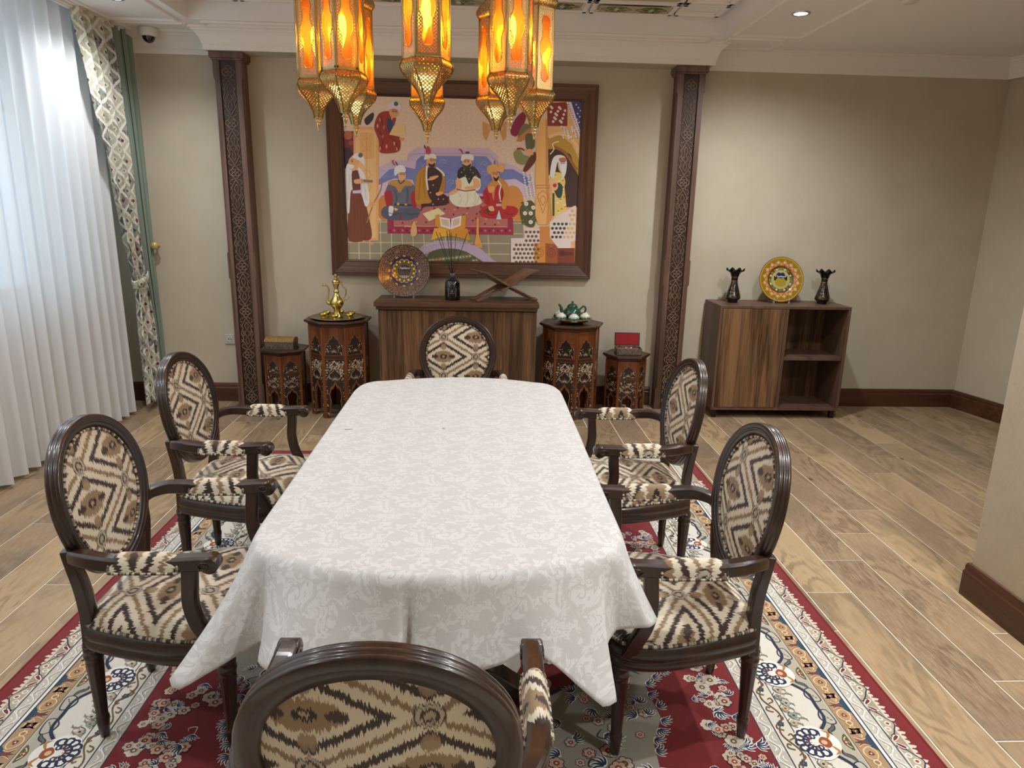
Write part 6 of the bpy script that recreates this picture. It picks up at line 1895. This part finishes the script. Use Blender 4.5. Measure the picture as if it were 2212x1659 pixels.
def plate_stand(loc, w, label):
    t = empty('plate_stand', loc); tag(t, label, 'plate stand')
    for s in (-1, 1):
        m = MB(); m.sweep(catmull([(s*w, -0.062, 0.046), (s*w, -0.058, 0.020), (s*w, -0.040, 0.012), (s*w, 0.0, 0.012), (s*w, 0.050, 0.004), (s*w, 0.060, 0.05), (s*w*0.7, 0.070, 0.12)], 4), [(-0.004, -0.004), (0.004, -0.004), (0.004, 0.004), (-0.004, 0.004)], (1, 0, 0.02), smooth=False); m.build('prong', MAT['acrylic'], t, bevel=0.001)
        MB().bb(s*w-0.005, s*w+0.005, -0.062, -0.050, 0, 0.016).build('foot', MAT['acrylic'], t, bevel=0.001)
    MB().bb(-w, w, 0.046, 0.054, 0.0, 0.008).build('crossbar', MAT['acrylic'], t)
plate_stand((-0.603, 5.545, 0.903), 0.075, 'clear acrylic stand under the dark speckled plate')
plate_stand((2.402, 5.535, 0.908), 0.062, 'clear acrylic stand under the gold and red plate')

# ================================================================== black vases
def mk_vase():
    g = G('chased_black_vase'); x, y, z = g.obj()
    n = g.noise(g.vec(x, y, z*0.7), 70, 2, 0.5, 1.6)
    band = g.step(0.045, 0.05, z)*(1.0-g.step(0.165, 0.17, z))
    pat = g.step(0.50, 0.54, n)*band
    c = g.mix(pat, hx('#15110f'), hx('#8a7d66'))
    ln = g.max(g.max(g.abs(z-0.041) < 0.0025, g.abs(z-0.172) < 0.003), g.abs(z-0.200) < 0.002)
    c = g.mix(ln, c, hx('#b5895a'))
    return g.done(g.bsdf(c, 0.25, g.max(pat, ln), None))
MAT['vase'] = mk_vase(); MAT['vase_black'] = plain('black_gloss', '#100d0c', 0.18, 0.2)
def vase(x, label):
    t = empty('black_vase', (x, 5.50, 0.908)); tag(t, label, 'vase', 'black vases on the shelf cabinet')
    MB().lathe([(0.001, 0), (0.036, 0), (0.038, 0.006), (0.038, 0.018), (0.050, 0.026), (0.058, 0.036), (0.058, 0.046), (0.050, 0.075), (0.038, 0.115), (0.027, 0.155), (0.0245, 0.175), (0.026, 0.200), (0.031, 0.215)], 36).build('body', MAT['vase'], t)
    m = MB()
    def lip(u, v):
        a = 2*pi*u; r = 0.031+0.040*v**1.5*(1+0.06*cos(8*a)); return (r*cos(a), r*sin(a), 0.214+0.048*v**0.8+0.010*v*v*cos(8*a)*1.0)
    m.grid(lip, 96, 8, 0, None, True, True); m.build('ruffled_lip', MAT['vase_black'], t, solid=0.002)
vase(2.012, 'black chased vase with ruffled lip, on the cabinet near the carved column')
vase(2.742, 'black chased vase with ruffled lip, on the cabinet near the alcove')

# ================================================================== reed diffuser
df = empty('reed_diffuser', (-0.222, 5.44, 0.903)); tag(df, 'black glass reed diffuser bottle with thin sticks on the walnut cabinet', 'diffuser')
MAT['black_glass'] = plain('black_glass', '#0a0d0f', 0.06, 0.0, Coat_Weight=1.0)
MB().lathe([(0.001, 0), (0.056, 0), (0.060, 0.004), (0.060, 0.110), (0.056, 0.135), (0.044, 0.155), (0.028, 0.168), (0.022, 0.174)], 36).build('bottle', MAT['black_glass'], df)
MAT['collar'] = plain('grey_collar', '#5a5152', 0.35, 0.4)
MB().lathe([(0.022, 0.172), (0.023, 0.176), (0.023, 0.206), (0.020, 0.208), (0.016, 0.206)], 28).build('collar', MAT['collar'], df)
a = Art(0.00008)
def wrap(x, y): return (x, y)
a.rect(-0.031, -0.033, 0.031, 0.033, '#cdbfc0'); a.rect(-0.0285, -0.0305, 0.0285, 0.0305, '#4a1c24')
a.stroke(circ(0, 0.012, 0.006, 10), 0.0022, '#c9a9ac', True); a.stroke([(-0.006, 0.004), (0, 0.012), (0.006, 0.004)], 0.002, '#c9a9ac')
for k in range(9): a.rect(-0.018+k*0.0042, -0.008, -0.0155+k*0.0042, -0.003, '#b08a90', False)
a.lay()
for k in range(12): a.rect(-0.016+k*0.0027, -0.017, -0.0145+k*0.0027, -0.0145, '#9a747a', False)
a.mb.v = [(0.0606*sin(x/0.0606), -(0.0606+z)*cos(x/0.0606), y+0.062) for x, y, z in a.mb.v]
a.mb.build('label', MAT['print'], df)
for (x, y, z) in ((-0.125, 0.02, 0.515), (-0.095, -0.03, 0.51), (-0.045, 0.03, 0.525), (-0.020, -0.03, 0.53), (-0.010, 0.02, 0.51), (0.030, 0.0, 0.505), (0.112, 0.02, 0.51)):
    MB().tube([(-x*0.10, -y*0.3, 0.12), (x*0.10, y*0.3, 0.21), (x, y, z)], 0.0022, 6).build('reed', MAT['black'], df)

# ================================================================== folding book stand
MAT['rehal'] = wood('book_stand_wood', '#5a3d28', '#86644a', 'x', 0.5, 60, 10, 0.1)
bs = empty('book_stand', (0.180, 5.45, 0.903), radians(24)); tag(bs, 'carved folding wooden book stand standing open on the walnut cabinet', 'book stand')
def rehal_board(s, name):
    prof_top = catmull([(-s*0.250, 0, 0.232), (-s*0.205, 0, 0.226), (-s*0.10, 0, 0.172), (0.0, 0, 0.118), (s*0.11, 0, 0.066), (s*0.19, 0, 0.026), (s*0.245, 0, 0.008)], 5)
    m = MB()
    n = len(prof_top)
    for j, (y0, y1, lo, hi) in enumerate(((-0.105, -0.052, 0, 1), (-0.052, 0.0, 0, 0.62), (0.0, 0.052, 0, 1), (0.052, 0.105, 0, 0.62)) if s > 0 else ((-0.105, -0.052, 0, 0.62), (-0.052, 0.0, 0, 1), (0.0, 0.052, 0, 0.62), (0.052, 0.105, 0, 1))):
        path = prof_top[:max(3, int(n*hi))]
        m.sweep([(p.x, (y0+y1)/2, p.z) for p in path], [(-(y1-y0)/2, -0.006), ((y1-y0)/2, -0.006), ((y1-y0)/2, 0.006), (-(y1-y0)/2, 0.006)], (0, 0, 1), smooth=False)
    m.build(name, MAT['rehal'], bs, bevel=0.002)
rehal_board(1, 'board'); rehal_board(-1, 'board')

# ================================================================== green tea set
MAT['green_glaze'] = plain('green_glaze', '#1f4a35', 0.14, 0.0, Coat_Weight=0.8)
def mk_piala():
    g = G('banded_bowl'); x, y, z = g.obj()
    n = g.noise(g.vec(x, y, z), 120, 2)
    c = g.mix((z < 0.030)*(z > 0.006), hx('#ded8cb'), g.mix(g.step(0.4, 0.6, n), hx('#1c4a34'), hx('#4f7a5e')))
    c = g.mix(g.abs(z-0.036) < 0.0012, c, hx('#3c6a50'))
    return g.done(g.bsdf(c, 0.16, 0, None, Coat_Weight=0.7))
MAT['piala'] = mk_piala()
MAT['tan_glaze'] = plain('tan_glaze', '#8a4f24', 0.25, 0.0, Coat_Weight=0.4)
MAT['white_glaze'] = plain('cream_glaze', '#d9d2c2', 0.2, 0.0, Coat_Weight=0.5)
TT = 0.7425; tcx, tcy = 0.714, 5.405
dsh = empty('serving_dish', (tcx, tcy, TT)); tag(dsh, 'wide brown glazed dish under the green teapot', 'dish')
MB().lathe([(0.001, 0), (0.085, 0), (0.095, 0.006), (0.140, 0.020), (0.158, 0.034), (0.160, 0.036), (0.157, 0.037)], 48).build('body', MAT['tan_glaze'], dsh)
MB().lathe([(0.157, 0.0365), (0.135, 0.024), (0.09, 0.0115), (0.001, 0.0105)], 48, cap=False).build('inside', MAT['white_glaze'], dsh).data.flip_normals()
tp_ = empty('teapot', (tcx, tcy, TT+0.0135)); tag(tp_, 'green glazed teapot with spout and lid in the middle of the dish', 'teapot')
MB().lathe([(0.001, 0), (0.036, 0), (0.038, 0.006), (0.052, 0.022), (0.068, 0.048), (0.070, 0.066), (0.062, 0.088), (0.046, 0.104), (0.036, 0.110)], 36).build('body', MAT['green_glaze'], tp_)
MB().lathe([(0.041, 0.106), (0.043, 0.110), (0.040, 0.120), (0.026, 0.132), (0.010, 0.138), (0.007, 0.142), (0.010, 0.148), (0.007, 0.155), (0.001, 0.157)], 28).build('lid', MAT['green_glaze'], tp_)
spt = catmull([(-0.058, 0, 0.050), (-0.080, 0, 0.072), (-0.088, 0, 0.100), (-0.100, 0, 0.122), (-0.112, 0, 0.126)], 5)
MB().tube(spt, [0.020-0.0115*min(1, i/14) for i in range(len(spt))], 12, up=(0, 1, 0)).build('spout', MAT['green_glaze'], tp_)
MB().tube(catmull([(0.058, 0, 0.088), (0.080, 0, 0.112), (0.098, 0, 0.112), (0.104, 0, 0.088), (0.094, 0, 0.066), (0.066, 0, 0.056)], 5), 0.0075, 10, up=(0, 1, 0)).build('handle', MAT['green_glaze'], tp_)
pb = MB(); pb.lathe([(0.0440, 0.0), (0.0465, 0.001), (0.0465, 0.006), (0.0440, 0.024), (0.037, 0.042), (0.025, 0.052), (0.019, 0.054), (0.019, 0.058), (0.016, 0.058), (0.0155, 0.055), (0.001, 0.055)], 28, cap=False)
pbm = pb.mesh('tea_bowl', MAT['piala'])
for k, an in enumerate((270, 328, 30, 90, 150, 212)):
    o = inst(pbm, 'tea_bowl', None, Matrix.Translation((tcx+0.110*cos(radians(an)), tcy+0.110*sin(radians(an)), TT+0.0255)))
    tag(o, 'upturned white tea bowl with green rim band around the teapot', 'bowl', 'upturned tea bowls around the teapot')

# ================================================================== casket and open box
def mk_fil(name, c1, c2):
    g = G(name); x, y, z = g.obj()
    n = g.noise(g.vec(x, y, z), 85, 2, 0.5, 1.8)
    ln = g.abs(g.fract(n*5.0)-0.5)*2.0
    return g.done(g.bsdf(g.mix(g.step(0.35, 0.6, ln), hx(c1), hx(c2)), 0.4, 0.3, g.bump(ln, 0.4, 0.003)))
MAT['fil_dark'] = mk_fil('engraved_dark', '#1d1611', '#8c7b66'); MAT['fil_gold'] = mk_fil('engraved_gold', '#5a3f1e', '#b88f4e')
MAT['box_wood'] = plain('box_wood', '#2a1a12', 0.45); MAT['velvet'] = plain('red_velvet', '#8e0a12', 0.9, Sheen_Weight=0.4)
ck = empty('casket', (-1.560, 5.455, 0.5035), radians(-4)); tag(ck, 'small closed casket with rounded golden lid on the hexagonal stand', 'box')
MB().bb(-0.112, 0.112, -0.058, 0.058, 0.010, 0.052).build('body', MAT['fil_dark'], ck, bevel=0.002)
m = MB(); sec = [(-0.060, 0.053)]+[(-0.060*cos(a), 0.056+0.034*sin(a)) for a in [pi*i/12 for i in range(13)]]+[(0.060, 0.053)]
n_ = len(sec); m.add([(-0.114, y, z) for y, z in sec]+[(0.114, y, z) for y, z in sec], [(i, (i+1) % n_, n_+(i+1) % n_, n_+i) for i in range(n_)]+[tuple(range(n_)), tuple(range(n_, 2*n_))[::-1]])
m.build('lid', MAT['fil_gold'], ck)
m = MB(); m.bb(-0.105, 0.105, -0.060, -0.052, 0.0, 0.010)
for s in (-1, 1): m.bb(s*0.115-0.012, s*0.115+0.006 if s < 0 else s*0.115, -0.062, 0.062, 0.0, 0.012)
m.build('foot_rail', MAT['fil_dark'], ck)
ob = empty('open_box', (1.172, 5.40, 0.4985), radians(-3)); tag(ob, 'open jewellery box with red velvet lining on the hexagonal stand', 'box')
m = MB(); hx_, hy_ = 0.100, 0.066
m.bb(-hx_, hx_, -hy_, -hy_+0.007, 0.0, 0.052); m.bb(-hx_, hx_, hy_-0.007, hy_, 0.0, 0.052); m.bb(-hx_, -hx_+0.007, -hy_, hy_, 0.0, 0.052); m.bb(hx_-0.007, hx_, -hy_, hy_, 0.0, 0.052); m.bb(-hx_, hx_, -hy_, hy_, 0.0, 0.006)
m.build('body', MAT['fil_dark'], ob, bevel=0.0015)
MB().bb(-hx_+0.007, hx_-0.007, -hy_+0.007, hy_-0.007, 0.020, 0.036).build('lining', MAT['velvet'], ob, bevel=0.004)
lm = Matrix.Translation((0, hy_-0.003, 0.054)) @ Matrix.Rotation(radians(-10), 4, 'X')
m = MB(); m.bb(-hx_, hx_, 0.0, 0.016, 0.0, 0.105); m.xf(lm); m.build('lid', MAT['box_wood'], ob, bevel=0.003)
m = MB(); m.bb(-hx_+0.008, hx_-0.008, -0.0012, 0.0006, 0.008, 0.096); m.xf(lm); m.build('lid_lining', MAT['velvet'], ob)
for s in (-1, 1): MB().bb(s*0.062-0.010, s*0.062+0.010, hy_-0.012, hy_-0.002, 0.050, 0.057).build('hinge', MAT['brass'], ob)
m = MB()
for x in (-0.018, 0.022): m.tube([(x+0.016*cos(a), -0.006+0.010*sin(a)*0.4, 0.050+0.012*sin(a)) for a in [2*pi*i/16 for i in range(16)]], 0.0022, 6, True, up=(0, 1, 0))
tag(m.build('bangle', MAT['chrome'], None, (1.172, 5.395, 0.487)), 'silver bangles lying on the red velvet in the open box', 'bangle')
